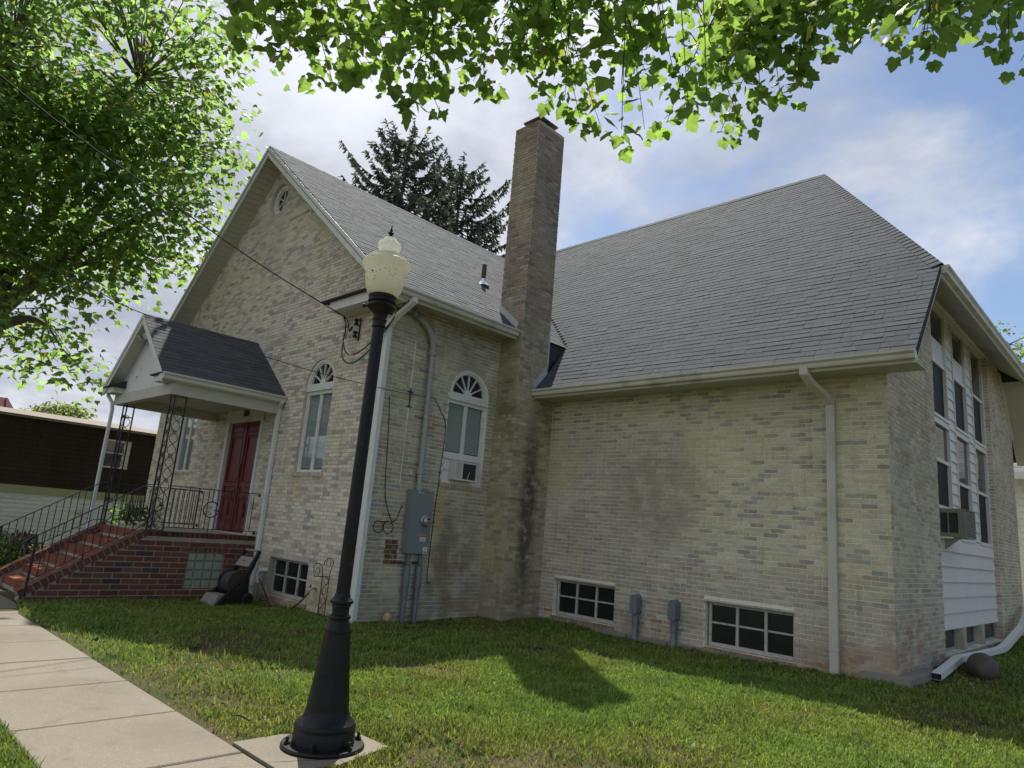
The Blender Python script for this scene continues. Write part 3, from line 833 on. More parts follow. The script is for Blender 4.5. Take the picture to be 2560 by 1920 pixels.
basement(FA, ABW); basement(FC, CW1); basement(FC, CW2)

# oculus
m = MB(FA); ringband(m, RX, 9.05, .30, .395, -.16, -.07, 28, 0, 360); ringband(m, RX, 9.05, .27, .30, -.16, -.10, 28, 0, 360)
for k in range(3):
    a = R(30+60*k); d = Vector((math.cos(a), math.sin(a))); t = Vector((-d.y, d.x))*.012
    P = [-d*.28-t, -d*.28+t, d*.28+t, d*.28-t]
    m.hexa([(RX+p.x, 9.05+p.y, -.14) for p in P]+[(RX+p.x, 9.05+p.y, -.11) for p in P])
oc = m.build('round_window', 'window_white', church)
m = MB(FA); m.add([(RX+.3*math.cos(R(15*i)), 9.05+.3*math.sin(R(15*i)), -.135) for i in range(24)], [tuple(range(24))]); m.build('pane', 'dark_glass', oc)

# big end window of the wing: three columns of sashes, lapped boards between, panel below
big = MB(FD)
NI = -.12
cols_ = [(6.98, 8.17), (8.73, 9.87), (10.46, 11.62)]
big.box(DO[0], DO[1], 6.40, 6.45, -.2, -.06)
big.box(11.64, 11.76, .55, 6.40, -.2, -.10)
wb = big.build('end_window', 'vinyl', church)
def sash(y0, y1, z0, zm, z1, papers=0):
    m = MB(FD); t = .035
    m.box(y0, y0+t, z0, z1, -.18, NI+.03); m.box(y1-t, y1, z0, z1, -.18, NI+.03)
    m.box(y0+t, y1-t, z0, z0+t, -.18, NI+.03); m.box(y0+t, y1-t, z1-t, z1, -.18, NI+.03); m.box(y0+t, y1-t, zm-.03, zm+.03, -.17, NI+.012)
    m.box(y0-.02, y1+.02, z0-.03, z0, -.18, NI+.045)
    f = m.build('window', 'vinyl', church)
    if papers:
        pane(FD, y0+t, y1-t, zm+.03, zm+.03+papers, NI-.02, f, 'pane_paper')
        pane(FD, y0+t, y1-t, zm+.03+papers, z1-t, NI-.02, f)
    else: pane(FD, y0+t, y1-t, zm+.03, z1-t, NI-.02, f)
    pane(FD, y0+t, y1-t, z0+t, zm-.03, NI-.035, f, 'screen')
for i, (a, b) in enumerate(cols_):
    sash(a, b, 4.28, 5.33, 6.40, (.45, .42, 0)[i])
    sash(a, b, 2.62 if i == 0 else 2.12, 3.47 if i == 0 else 3.20, 4.17)
    m = MB(FD); m.box(a, b, 4.17, 4.25, -.2, NI+.02); m.build('mullion_board', 'vinyl', wb)
for y0, y1 in ((DO[0], 6.96), (8.19, 8.71), (9.89, 10.44)):
    z = 2.13; 
    while z < 6.38:
        h = min(.205, 6.40-z)
        m = MB(FD); m.hexa([(y0, z, -.19), (y1, z, -.19), (y1, z+h, -.19), (y0, z+h, -.19), (y0, z, NI+.025), (y1, z, NI+.025), (y1, z+h, NI-.005), (y0, z+h, NI-.005)])
        m.build('siding_board', 'vinyl', wb); z += .205
z = .55; k = 0
while z < 2.09:
    h = min(.262, 2.11-z); bo = .02 if k == 0 else 0
    m = MB(FD); m.hexa([(DO[0], z, -.19), (11.63, z-bo, -.19), (11.63, z+h, -.19), (DO[0], z+h, -.19), (DO[0], z, NI+.06), (11.63, z-bo, NI+.06), (11.63, z+h, NI+.02), (DO[0], z+h, NI+.02)])
    m.build('siding_board', 'vinyl', wb); z += .262; k += 1
for y in (8.15, 9.75):
    m = MB(FD); m.box(y, y+.22, .17, .55, -.21, -.03); m.build('brick_mullion', 'mortar_dark', wb)
for a, b in ((6.66, 8.13), (8.39, 9.73), (9.99, 11.74)):
    f = bars(FD, 'basement_sash', [(a, a+.05, .2, .55), (b-.05, b, .2, .55), (a+.05, b-.05, .17, .22)], 'conduit_grey', church, -.2, -.15)
    pane(FD, a+.05, b-.05, .22, .55, -.175, f, 'dull_glass')

# ------------------------------------------------------------------ door
m = MB(FA)
dc = (DOOR[0]+DOOR[1])/2
m.box(DOOR[0], DOOR[0]+.13, 1.06, 3.54, -.12, .05); m.box(DOOR[1]-.08, DOOR[1], 1.06, 3.54, -.12, .05); m.box(DOOR[0]-.05, DOOR[1]+.02, 3.54, 3.84, -.02, .04); m.box(DOOR[0], DOOR[1], 3.50, 3.54, -.12, .03)
m.box(DOOR[0]-.04, DOOR[0]+.15, 3.28, 3.33, -.02, .065); m.box(DOOR[0]-.05, DOOR[1]+.05, 3.54, 3.58, .04, .07)
dfr = m.build('door_frame', 'white_trim', church)
d0, d1 = DOOR[0]+.13, DOOR[1]-.08; dm = (d0+d1)/2
for a, b in ((d0, dm-.004), (dm+.004, d1)):
    m = MB(FA); w = b-a
    m.box(a, b, 1.07, 3.50, -.10, -.06)
    st = .085
    m.box(a, a+st, 1.07, 3.5, -.06, -.035); m.box(b-st, b, 1.07, 3.5, -.06, -.035)
    for z0, z1 in ((1.07, 1.27), (1.82, 1.90), (2.05, 2.14), (3.20, 3.26), (3.43, 3.5)): m.box(a+st, b-st, z0, z1, -.06, -.035)
    def mould(z0, z1, i=.03):
        A, B = a+st+i, b-st-i
        m.box(A, B, z0+i, z0+i+.018, -.06, -.028); m.box(A, B, z1-i-.018, z1-i, -.06, -.028); m.box(A, A+.018, z0+i+.018, z1-i-.018, -.06, -.028); m.box(B-.018, B, z0+i+.018, z1-i-.018, -.06, -.028)
    mould(1.27, 1.82, .02); mould(2.14, 3.20, .02); mould(3.26, 3.43, .015)
    cx = (a+b)/2
    m.prism([(cx-.05, 1.40), (cx+.05, 1.40), (cx+.075, 1.52), (cx+.03, 1.66), (cx, 1.72), (cx-.03, 1.66), (cx-.075, 1.52)], -.06, -.03)
    m.box(a+st+.05, b-st-.05, 3.30, 3.39, -.06, -.03)
    dl = m.build('door', 'door_red', dfr)
m = MB(FA); m.box(dm-.04, dm+.035, 1.07, 3.5, -.035, -.012); m.box(dm-.02, dm+.02, 2.25, 2.55, -.012, .01); m.box(dm-.03, dm+.03, 2.3, 2.38, -.012, .016)
m.build('astragal', 'door_red', dfr)
m = MB(FA); m.tube([(dm-.09, 1.98, -.03), (dm-.11, 1.93, .03), (dm-.11, 1.80, .035), (dm-.09, 1.70, -.03)], .012, 6); m.box(dm-.115, dm-.07, 1.62, 2.02, -.035, -.026)
m.build('door_handle', 'iron', dfr)
fc = bpy.data.curves.new('number', 'FONT'); fc.body = '500'; fc.size = .19; fc.extrude = .006; fc.offset = .004; fc.align_x = 'CENTER'
fo = bpy.data.objects.new('number', fc); col.objects.link(fo)
dg = bpy.context.evaluated_depsgraph_get(); me = bpy.data.meshes.new_from_object(fo.evaluated_get(dg)); bpy.data.objects.remove(fo)
for v in me.vertices:
    x, y, z = v.co; w = FA(-5.10+x*.95, 3.63+y, .048+z); v.co = Vector(w)-org_of(church)
me.materials.clear(); me.materials.append(MATS['ink'])
link(bpy.data.objects.new('house_number', me), dfr)

# ------------------------------------------------------------------ roofs
SH = []
def roof_plane(P0, U, V, outline, parent, tint, expo=.142, tab=.30, lift=.008):
    """outline in (u,v) metres on the plane through P0 with axes U (along eave) and V (up slope)"""
    U, V = Vector(U).normalized(), Vector(V).normalized(); N = U.cross(V).normalized()
    if N.z < 0: N = -N
    P0 = Vector(P0); T = lambda u, v, n: tuple(P0+U*u+V*v+N*(n+.011*(1+noise.noise(Vector((u*.45, v*.5, 3.7))))))
    v = -.02; row = 0; vt = max(p[1] for p in outline); umin = min(p[0] for p in outline)
    while v < vt-.01:
        iv = inter(crossings([outline], max(v, 0)+.004), crossings([outline], min(v+expo, vt)-.004))
        o = random.choice((0, .1, .2))+row % 2*.15
        for lo, hi in iv:
            a = umin-.6+o+math.floor((lo-umin)/tab)*tab
            while a < hi:
                w = tab*random.choice((1, 1, 1, .5, 1.5)); b = a+w; a2, b2 = max(a+.002, lo), min(b-.002, hi); a = b
                if b2-a2 < .02: continue
                l0 = lift+random.uniform(-.002, .003); ve = min(v+expo+.04, vt); d0 = random.uniform(-.006, .004); d1 = d0+random.uniform(-.004, .004)
                vs = [(a2, v+d0, 0), (b2, v+d1, 0), (b2, ve, -.004), (a2, ve, -.004), (a2, v+d0, l0), (b2, v+d1, l0+random.uniform(-.002, .003)), (b2, ve, .002), (a2, ve, .002)]
                k = random.uniform(.84, 1.16)
                SH.append(([T(*q) for q in vs], BOXF, tuple(x*k for x in tint), parent))
        v += expo; row += 1
    return T
def deck(pts, parent, th=.10, name='roof', mat='shingle_base'):
    n = len(pts); m = MB()
    P = [Vector(p) for p in pts]; N = (P[1]-P[0]).cross(P[2]-P[0]).normalized()
    if N.z < 0: N = -N
    m.add([p-N*.004 for p in P]+[p-N*th for p in P], [tuple(range(n)), tuple(range(2*n-1, n-1, -1))]+[(i, (i+1) % n, n+(i+1) % n, n+i) for i in range(n)])
    return m.build(name, mat, parent)
EX = .45; EZ = nave_z(EX)              # nave eave
MC = 1.077; EY, EZC = 3.30, 4.45       # wing eave
cz_ = lambda y: EZC+MC*(y-EY)
YR, ZR2, XP, XR = 9.2, 4.45+1.077*5.9, 4.36, 7.58
yv0 = EY+(EZ-EZC)/MC; yv1 = EY+(RZ-EZC)/MC
YF = -.475
TN, TW = (.064, .073, .084), (.052, .062, .074)
rN = deck([(EX, YF, EZ), (EX, yv0, EZ), (RX, yv1, RZ), (RX, YF, RZ)], church)
ln = math.hypot(EX-RX, RZ-EZ)
TNV = roof_plane((EX, 0, EZ), (0, 1, 0), (RX-EX, 0, RZ-EZ), [(YF, 0), (yv0, 0), (yv1, ln), (YF, ln)], rN, TN)
rN2 = deck([(2*RX-EX, YF, EZ), (2*RX-EX, 9.0, EZ), (RX, 9.0, RZ), (RX, YF, RZ)], church)
roof_plane((2*RX-EX, 0, EZ), (0, 1, 0), (EX-RX, 0, RZ-EZ), [(YF, 0), (9.0, 0), (9.0, ln), (YF, ln)], rN2, TN)
yk = EY+(6.27-EZC)/MC
kv = math.hypot(1, MC)
rW = deck([(XCH+.005, EY, EZC), (XR, EY, EZC), (XR, yk, 6.27), (XP, YR, ZR2), (-10.9, YR, ZR2), (-10.9, yv1+.3, cz_(yv1+.3)), (RX, yv1, RZ), (EX, yv0, EZ), (XCH+.005, 3.67, cz_(3.67))], church)
roof_plane((0, EY, EZC), (1, 0, 0), (0, 1, MC), [(XCH+.005, 0), (XR, 0), (XR, (yk-EY)*kv), (XP, (YR-EY)*kv), (-6.2, (YR-EY)*kv), (RX, (yv1-EY)*kv), (EX, (yv0-EY)*kv), (XCH+.005, .37*kv)], rW, TW)
m = MB(); m.cur = (.055, .057, .063); m.add([(EX-.015, 3.60, cz_(3.60)-.02), (EX-.015, yv0+.05, EZ+.02), (EX-.015, 3.60, EZ)], [(0, 1, 2)]); m.build('cricket', 'shingle', rN)
rH = deck([(XR, yk, 6.27), (XR, 2*YR-yk, 6.27), (XP, YR, ZR2)], church)
hv = math.hypot(XR-XP, ZR2-6.27)
roof_plane((XR, YR, 6.27), (0, 1, 0), (XP-XR, 0, ZR2-6.27), [(yk-YR, 0), (YR-yk, 0), (0, hv)], rH, TW)
rB = deck([(XR, 2*YR-EY, EZC), (-10.9, 2*YR-EY, EZC), (-10.9, YR, ZR2), (XP, YR, ZR2), (XR, 2*YR-yk, 6.27)], church)
emit(SH, 'shingle', 'shingle', None, None, 300, 'shingles')
# hip and ridge caps
def caps(p, q, n1, n2, parent, w=.17, step=.15):
    p, q = Vector(p), Vector(q); d = (q-p); L = d.length; d.normalize(); n = int(L/step)
    a, b = Vector(n1).normalized(), Vector(n2).normalized(); top = ((-a)+(-b)).normalized()*-1
    for i in range(n):
        s = p+d*i*step; e = p+d*((i+1)*step+.05); upn = Vector((0, 0, 1))
        h0, h1 = .034, .014
        v = []
        for base, h in ((s, h0), (e, h1)):
            v += [base+upn*h, base+a*w+upn*h*.9, base+b*w+upn*h*.9, base+upn*(h-.012), base+a*w+upn*(h-.02), base+b*w+upn*(h-.02)]
        m = MB(); k = random.uniform(.85, 1.15); m.cur = tuple(x*k for x in TW)
        m.add(v, [(0, 1, 7, 6), (0, 6, 8, 2), (0, 2, 5, 3, 4, 1), (6, 7, 10, 9, 11, 8), (1, 4, 10, 7), (2, 8, 11, 5)])
        m.build('hip_cap', 'shingle', parent)
hipd = (Vector((XP, YR, ZR2))-Vector((XR, yk, 6.27))).normalized()
nW = Vector((0, -MC, 1)).normalized(); nH = Vector((ZR2-6.27, 0, XR-XP)).normalized()
dw = hipd.cross(nW).normalized(); dw = dw if dw.x < 0 else -dw
dh = hipd.cross(nH).normalized(); dh = dh if dh.y > 0 else -dh
caps((XR+.03, yk-.03, 6.25), (XP, YR, ZR2), dw, dh, rW)
for (x0, x1, yy, zz, par) in ((-6.2, XP, YR, ZR2, rW),):
    x = x0
    while x < x1-.1:
        e_ = min(x+.34, x1+.02)
        m = MB(); k = random.uniform(.85, 1.1); m.cur = tuple(c*k for c in TW)
        m.hexa([(x, yy-.12, zz-.12), (e_, yy-.12, zz-.125), (e_, yy, zz+.005), (x, yy, zz+.012), (x, yy-.13, zz-.10), (e_, yy-.13, zz-.105), (e_, yy, zz+.028), (x, yy, zz+.04)])
        m.build('ridge_cap', 'shingle', rW); x += .30
y = YF
while y < yv1-.3:
    m = MB(); k = random.uniform(.85, 1.1); m.cur = tuple(c*k for c in TN)
    m.hexa([(RX+.13, y, RZ-.10), (RX+.13, y+.33, RZ-.105), (RX, y+.33, RZ+.005), (RX, y, RZ+.01), (RX+.14, y, RZ-.085), (RX+.14, y+.33, RZ-.09), (RX, y+.33, RZ+.025), (RX, y, RZ+.034)])
    m.build('ridge_cap', 'shingle', rN); y += .30
# vent pipe with bright boot
vy, vx = 3.55, -1.55; vz = nave_z(vx)
m = MB(); m.tube([(vx, vy, vz-.1), (vx, vy, vz+.52)], .055, 12); m.build('vent_pipe', 'rust_pipe', rN)
m = MB(); m.lathe([(.16, -.02), (.12, .03), (.07, .10), (.058, .16)], (vx, vy, vz), 14)
m.hexa([(vx-.15, vy-.2, nave_z(vx-.15)+.012), (vx+.33, vy-.2, nave_z(vx+.33)+.012), (vx+.33, vy+.2, nave_z(vx+.33)+.012), (vx-.15, vy+.2, nave_z(vx-.15)+.012), (vx-.15, vy-.2, nave_z(vx-.15)+.018), (vx+.33, vy-.2, nave_z(vx+.33)+.018), (vx+.33, vy+.2, nave_z(vx+.33)+.018), (vx-.15, vy+.2, nave_z(vx-.15)+.018)])
m.build('pipe_flashing', 'silver_flash', rN)

# ------------------------------------------------------------------ eaves, rakes, gutters
def rake_pair():
    for sx in (1, -1):
        xe = RX+sx*(EX-RX)
        # fascia board and drip strip
        m = MB()
        for y0, y1, d0, d1 in ((YF, YF+.03, .26, .012), (YF-.018, YF, .10, .0)):
            P = [(xe, EZ-d0), (xe, EZ-d1), (RX, RZ-d1), (RX, RZ-d0)]
            m.add([(x, y0, z) for x, z in P]+[(x, y1, z) for x, z in P], [(0, 1, 2, 3), (7, 6, 5, 4), (0, 4, 5, 1), (1, 5, 6, 2), (2, 6, 7, 3), (3, 7, 4, 0)])
        fb = m.build('rake_fascia', 'white_trim', church)
        n = 46
        for i in range(n):
            t0, t1 = i/n, (i+1)/n-.0025
            xa, xb = RX+(xe-RX)*t0, RX+(xe-RX)*t1; za, zb = RZ+(EZ-RZ)*t0-.20, RZ+(EZ-RZ)*t1-.20
            m = MB(); m.hexa([(xa, YF+.03, za), (xb, YF+.03, zb), (xb, -.002, zb), (xa, -.002, za), (xa, YF+.03, za+.015), (xb, YF+.03, zb+.015), (xb, -.002, zb+.015), (xa, -.002, za+.015)])
            m.build('soffit_board', 'soffit', fb)
        m = MB(); P = [(xe, EZ-.20), (RX, RZ-.20)]
        m.bar((xe, -.03, EZ-.225), (RX, -.03, RZ-.225), .05, .05); m.build('frieze', 'soffit', fb)
rake_pair()
GP = [(0, 0), (.0, -.125), (.075, -.125), (.085, -.10), (.085, -.06), (.118, -.03), (.118, 0.0), (.105, 0.0), (.105, -.025), (.074, -.055), (.074, -.112), (.012, -.112), (.012, 0)]
def gutter(p, q, outv, parent):
    p, q, o = Vector(p), Vector(q), Vector(outv); m = MB(); n = len(GP)
    vs = [b+o*x+Vector((0, 0, z)) for b in (p, q) for x, z in GP]
    m.add(vs, [(i, (i+1) % n, n+(i+1) % n, n+i) for i in range(n)])
    for b in (p, q):
        m.add([b+o*x+Vector((0, 0, z)) for x, z in GP[:7]], [tuple(range(7))])
    return m.build('gutter', 'gutter_alu', parent)
# nave side eave
m = MB(); m.box(EX-.03, EX-.004, YF+.035, YCH, EZ-.20, EZ-.03); m.build('fascia', 'gutter_alu', church)
m = MB(); m.box(.001, EX-.03, .0, YCH, EZ-.135, EZ-.118); m.build('soffit', 'soffit', church)
gutter((EX-.003, YF-.01, EZ-.02), (EX-.003, YCH-.03, EZ-.02), (1, 0, 0), church)
# boxed cornice return at the front corner with its little hipped roof
for sx in (1, -1):
    X = lambda x: RX+sx*(x-RX)
    m = MB(); a, b = sorted((X(-1.43), X(EX-.03))); m.box(a, b, YF+.035, -.006, EZ-.20-.04, EZ-.03); cr = m.build('cornice_return', 'white_trim', church)
    m = MB(); z = EZ-.03
    A = (X(-1.62), YF-.05, z+.0); B = (X(EX), YF-.05, z); Cc = (X(EX), .0, z+.02); D_ = (X(-1.25), 0.0, z+.30); E_ = (X(-1.62), 0, z)
    vs = [A, B, Cc, D_, E_]; m.cur = (.05, .05, .055)
    m.add(vs+[(p[0], p[1], p[2]-.03) for p in (A, B, (X(EX), 0, z), (X(-1.25), 0, z), E_)], [(0, 1, 2, 3), (0, 3, 4), (5, 6, 7, 8, 9), (0, 1, 6, 5), (0, 4, 9, 5)])
    m.build('return_roof', 'shingle', cr)
# wing eave
m = MB(); m.box(XCH, XR-.02, EY+.005, EY+.03, EZC-.18, EZC-.02); m.build('fascia', 'gutter_alu', church)
m = MB(); m.box(XCH, XR-.03, EY+.03, YC-.001, EZC-.15, EZC-.135); m.build('soffit', 'soffit', church)
gutter((XCH+.01, EY+.004, EZC-.01), (XR+.0, EY+.004, EZC-.01), (0, -1, 0), church)
# rakes of the wing gable
for s in (1, -1):
    Y = lambda y: YR+s*(y-YR)
    m = MB(); P = [(Y(EY), EZC-.17), (Y(EY), EZC-.012), (Y(yk), 6.27-.012), (Y(yk), 6.27-.19)]
    m.add([(XR-.03, y, z) for y, z in P]+[(XR-.004, y, z) for y, z in P], BOXF); rf = m.build('rake_fascia', 'white_trim', church)
    m = MB(); P = [(Y(EY+.02), EZC-.15), (Y(EY+.02), EZC-.135), (Y(yk+.05), 6.27-.10), (Y(yk+.05), 6.27-.115)]
    m.add([(XC+.001, y, z) for y, z in P]+[(XR-.03, y, z) for y, z in P], BOXF); m.build('soffit', 'soffit', rf)
    m = MB(); m.bar((XC+.02, Y(YC-.0), EZC-.15+MC*(YC-EY)-.06), (XC+.02, Y(yk+.25), 6.40-.02), .04, .07); m.build('frieze', 'white_trim', rf)
m = MB(); y0, y1 = yk+.03, 2*YR-yk-.03
m.add([(XR-.03, y0, 6.10), (XR-.03, y1, 6.10), (XC+.001, y1-.28, 6.45), (XC+.001, y0+.28, 6.45), (XR-.03, y0, 6.115), (XR-.03, y1, 6.115), (XC+.001, y1-.28, 6.462), (XC+.001, y0+.28, 6.462)], BOXF)
hs = m.build('soffit', 'soffit', church)
m = MB(); m.box(XR-.029, XR-.003, yk, 2*YR-yk, 6.085, 6.25); m.build('fascia', 'white_trim', hs)
gutter((XR-.002, yk, 6.25), (XR-.002, 2*YR-yk, 6.25), (1, 0, 0), church)
# chimney flashing boards
def board(pts, th, axis, name='flashing'):
    m = MB(); o = Vector(axis)*th
    P = [Vector(p) for p in pts]; m.add(P+[p+o for p in P], BOXF); return m.build(name, 'flashing', church)
board([(EX-.02, YCH-.004, EZ+.03), (EX+.02, YCH-.004, EZ+.16), (-.115, YCH-.004, nave_z(-.115)+.20), (-.115, YCH-.004, nave_z(-.115)+.05)], .012, (0, -1, 0))
board([(XCH+.004, EY+.0, EZC+.02), (XCH+.004, EY-.05, EZC+.14), (XCH+.004, 3.66, cz_(3.66)+.20), (XCH+.004, 3.66, cz_(3.66)+.03)], .012, (1, 0, 0))
board([(XCH+.004, 3.64, cz_(3.64)+.1), (XCH+.004, 3.67, cz_(3.64)+.1), (XCH+.004, 3.67, EZ+.4), (XCH+.004, 3.64, EZ+.4)], .012, (1, 0, 0))
# downspouts
def flute(w, d, k=3):
    P = []; n = k*2+1
    for i in range(n+1): P.append((-w/2+w*i/n, d/2-(.006 if i % 2 else 0)))
    for i in range(n+1): P.append((w/2-w*i/n, -d/2+(.006 if i % 2 else 0)))
    return P
m = MB(); m.sweep(flute(.115, .085), [(6.10, EY+.06-.12, 4.34), (6.10, EY+.06-.12, 4.24), (6.13, 3.40, 4.13), (6.22, 3.72, 3.99), (6.255, YC-.055, 3.88), (6.255, YC-.055, -.05)], (1, 0, 0))
m.build('downspout', 'gutter_alu', church)
m = MB(); m.box(6.19, 6.32, YC-.10, YC-.004, 3.80, 3.815); m.box(6.19, 6.32, YC-.10, YC-.004, .30, .315); m.build('downspout_strap', 'gutter_alu', church)
m = MB(); m.sweep(flute(.13, .09), [(EX+.05, .08, EZ-.16), (EX+.05, .08, EZ-.24), (.18, -.02, 5.14), (.03, -.058, 4.96), (.03, -.058, -.10)], (.75, .66, 0) if False else (1, 0, 0))
m.build('downspout', 'white_trim', church)
# lime wash seam / old iron anchor on the side wall
m = MB(FB); m.box(.60, .616, 2.25, 4.9, .004, .010); m.build('crack_seal', 'mortar', church)
m = MB(FB); m.box(.60, .625, 3.62, 3.98, .006, .016); m.box(.55, .675, 3.90, 3.925, .006, .016); m.box(.555, .67, 3.63, 3.65, .006, .016); m.build('wall_anchor', 'rust_pipe', church)

# ------------------------------------------------------------------ entry porch
porch = thing('entry_porch', (-5.15, -1.5, -.2), 'red brick entry porch with steps, iron railings and a small shingled gable roof', 'porch')
PXR, PXL = -3.83, -6.50
RB = []
def rcol(s=0, z=0):
    q = random.random()
    if q < .80: return jit((.150, .060, .041), .14)
    if q < .955: return jit((.125, .058, .043), .14)
    return jit((.062, .050, .047), .2)
RL, RH, RJ = .315, .099, .016
FP = lambda s, z, n: (PXR+n, s, z)
FPL = lambda s, z, n: (PXL-n, s, z)
FPF = lambda s, z, n: (s, -2.2-n, z)
side = [(-3.92, -.4), (0, -.4), (0, .955), (-2.16, .955), (-3.92, -.14)]
GB = (-1.31, -.60, -.005, .69)
m = MB(FP)
for L in ([side]+[]):
    tri = tessellate_polygon([[Vector((p[0], p[1], 0)) for p in L], [Vector((p[0], p[1], 0)) for p in rect(*GB)]])
    fl = L+rect(*GB); m.add([(p[0], p[1], 0) for p in fl], [tuple(t) for t in tri])
hl = rect(*GB); m.add([(p[0], p[1], 0) for p in hl]+[(p[0], p[1], -.1) for p in hl], [(i, (i+1) % 4, 4+(i+1) % 4, 4+i) for i in range(4)])
pw = m.build('side_wall', 'red_mortar', porch)
lay(FP, side, [rect(GB[0]-.0, GB[1]+.0, GB[2], GB[3]+.0975)], 'R', pw, -.4, .1, RH, RL, rcol, RB, .006, RJ)
s = GB[0]
while s < GB[1]-.03:
    RB.append(([FP(*p) for p in [(s, GB[3]+.008, -.02), (s+.078, GB[3]+.008, -.02), (s+.078, GB[3]+.092, -.02), (s, GB[3]+.092, -.02), (s, GB[3]+.008, .007), (s+.078, GB[3]+.008, .007), (s+.078, GB[3]+.092, .007), (s, GB[3]+.092, .007)]], BOXF, rcol(), pw)); s += .092
m = MB(FPL); m.add([(p[0], p[1], 0) for p in side], [tuple(range(len(side)))]); pwl = m.build('side_wall', 'red_brick', porch)
# platform slab and inner mass
m = MB(); m.box(PXL+.06, PXR-.06, -2.12, -.005, .93, 1.035); m.box(PXL+.12, PXR-.13, -2.1, -.01, -.4, .93); slabp = m.build('platform', 'porch_slab', porch)
# rowlock edge of the platform
y = -2.13
while y < -.03:
    e = min(y+.078, -.006)
    RB.append(([(PXR-.22, y, .955), (PXR+.012, y, .955), (PXR+.012, e, .955), (PXR-.22, e, .955), (PXR-.22, y, 1.048), (PXR+.012, y, 1.045), (PXR+.012, e, 1.045), (PXR-.22, e, 1.048)], BOXF, rcol(), pw)); y += .094
# sloping rowlock caps on both cheek walls
pa, pb = Vector((0, -3.95, -.03)), Vector((0, -2.13, 1.075)); dd = (pb-pa); Lc = dd.length; dd.normalize(); nn = Vector((0, -dd.z, dd.y))
for x0, x1, par in ((PXR-.255, PXR+.018, pw), (PXL-.02, PXL+.25, pwl)):
    m_ = MB(); k = 0.0; N_ = 19; st_ = Lc/N_
    for i in range(N_):
        a = pa+dd*(i*st_+.005); b = pa+dd*((i+1)*st_-.009); o = nn*-.115; t = nn*random.uniform(-.003, .003)
        vs = [(x0, a.y+o.y, a.z+o.z), (x1, a.y+o.y, a.z+o.z), (x1, b.y+o.y, b.z+o.z), (x0, b.y+o.y, b.z+o.z), (x0, a.y+t.y, a.z+t.z), (x1, a.y+t.y, a.z+t.z), (x1, b.y+t.y, b.z+t.z), (x0, b.y+t.y, b.z+t.z)]
        RB.append((vs, BOXF, rcol(), par))
    c = nn*-.012; d_ = nn*-.11
    m_.add([(x0+.008, pa.y+d_.y, pa.z+d_.z), (x1-.006, pa.y+d_.y, pa.z+d_.z), (x1-.006, pb.y+d_.y, pb.z+d_.z), (x0+.008, pb.y+d_.y, pb.z+d_.z), (x0+.008, pa.y+c.y, pa.z+c.z), (x1-.006, pa.y+c.y, pa.z+c.z), (x1-.006, pb.y+c.y, pb.z+c.z), (x0+.008, pb.y+c.y, pb.z+c.z)], BOXF)
    # inner cheek under the cap
    m_.add([(x0+.02, -3.9, -.42), (x0+.02, -2.1, -.42), (x0+.02, -2.1, .93), (x0+.02, -3.9, -.14), (x1-.02, -3.9, -.42), (x1-.02, -2.1, -.42), (x1-.02, -2.1, .93), (x1-.02, -3.9, -.14)], BOXF)
    m_.build('cap_bed', 'red_mortar', porch)
# steps
sx0, sx1 = PXL+.25, PXR-.255
ztop = [1.03, .825, .62, .415, .21, .01]; ynos = [-2.20, -2.50, -2.80, -3.10, -3.40, -3.70]
m = MB()
for i in range(6):
    yb = ynos[i]+.012; zt = ztop[i]-.012
    m.box(sx0, sx1, yb, (ynos[i-1] if i else -2.0)+.05, -.42, zt)
st = m.build('steps', 'red_mortar', porch)
for i in range(6):
    x = sx0+.003; zt, y = ztop[i], ynos[i]
    while x < sx1-.03:
        e = min(x+.083, sx1-.002)
        dz, dy = random.uniform(-.003, .003), random.uniform(-.004, .004)
        RB.append(([(x, y+dy, zt-.125), (e, y+dy, zt-.125), (e, y+.31, zt-.125), (x, y+.31, zt-.125), (x, y+dy, zt+dz-.004), (e, y+dy, zt+dz-.004), (e, y+.31, zt+dz), (x, y+.31, zt+dz)], BOXF, jit((.24, .078, .045), .2) if random.random() < .95 else rcol(), st)); x += .092
    x = sx0+.003-random.random()*.2
    while x < sx1-.05:
        e = min(x+.30, sx1-.002); a = max(x, sx0+.002)
        if e-a > .04: RB.append(([(a, y+.03, zt-.198), (e, y+.03, zt-.198), (e, y+.1, zt-.198), (a, y+.1, zt-.198), (a, y+.004, zt-.135), (e, y+.004, zt-.135), (e, y+.1, zt-.135), (a, y+.1, zt-.135)], BOXF, jit((.20, .068, .042), .2), st))
        x += .312
emit(RB, 'brick', 'red_brick', None, None, 300, 'brickwork')
# glass block window
m = MB(FP); m.box(GB[0], GB[1], GB[2], GB[3], -.10, -.045); gbw = m.build('glass_block_window', 'concrete_old', porch)
bw, bh = (GB[1]-GB[0])/4, (GB[3]-GB[2])/4
for i in range(4):
    for j in range(4):
        a, b, c, d = GB[0]+i*bw+.008, GB[0]+(i+1)*bw-.008, GB[2]+j*bh+.008, GB[2]+(j+1)*bh-.008
        m = MB(FP); g = .018
        m.hexa([(a, c, -.05), (b, c, -.05), (b, d, -.05), (a, d, -.05), (a+g, c+g, -.02), (b-g, c+g, -.02), (b-g, d-g, -.02), (a+g, d-g, -.02)]); 
        m.build('glass_block', 'glass_block', gbw)
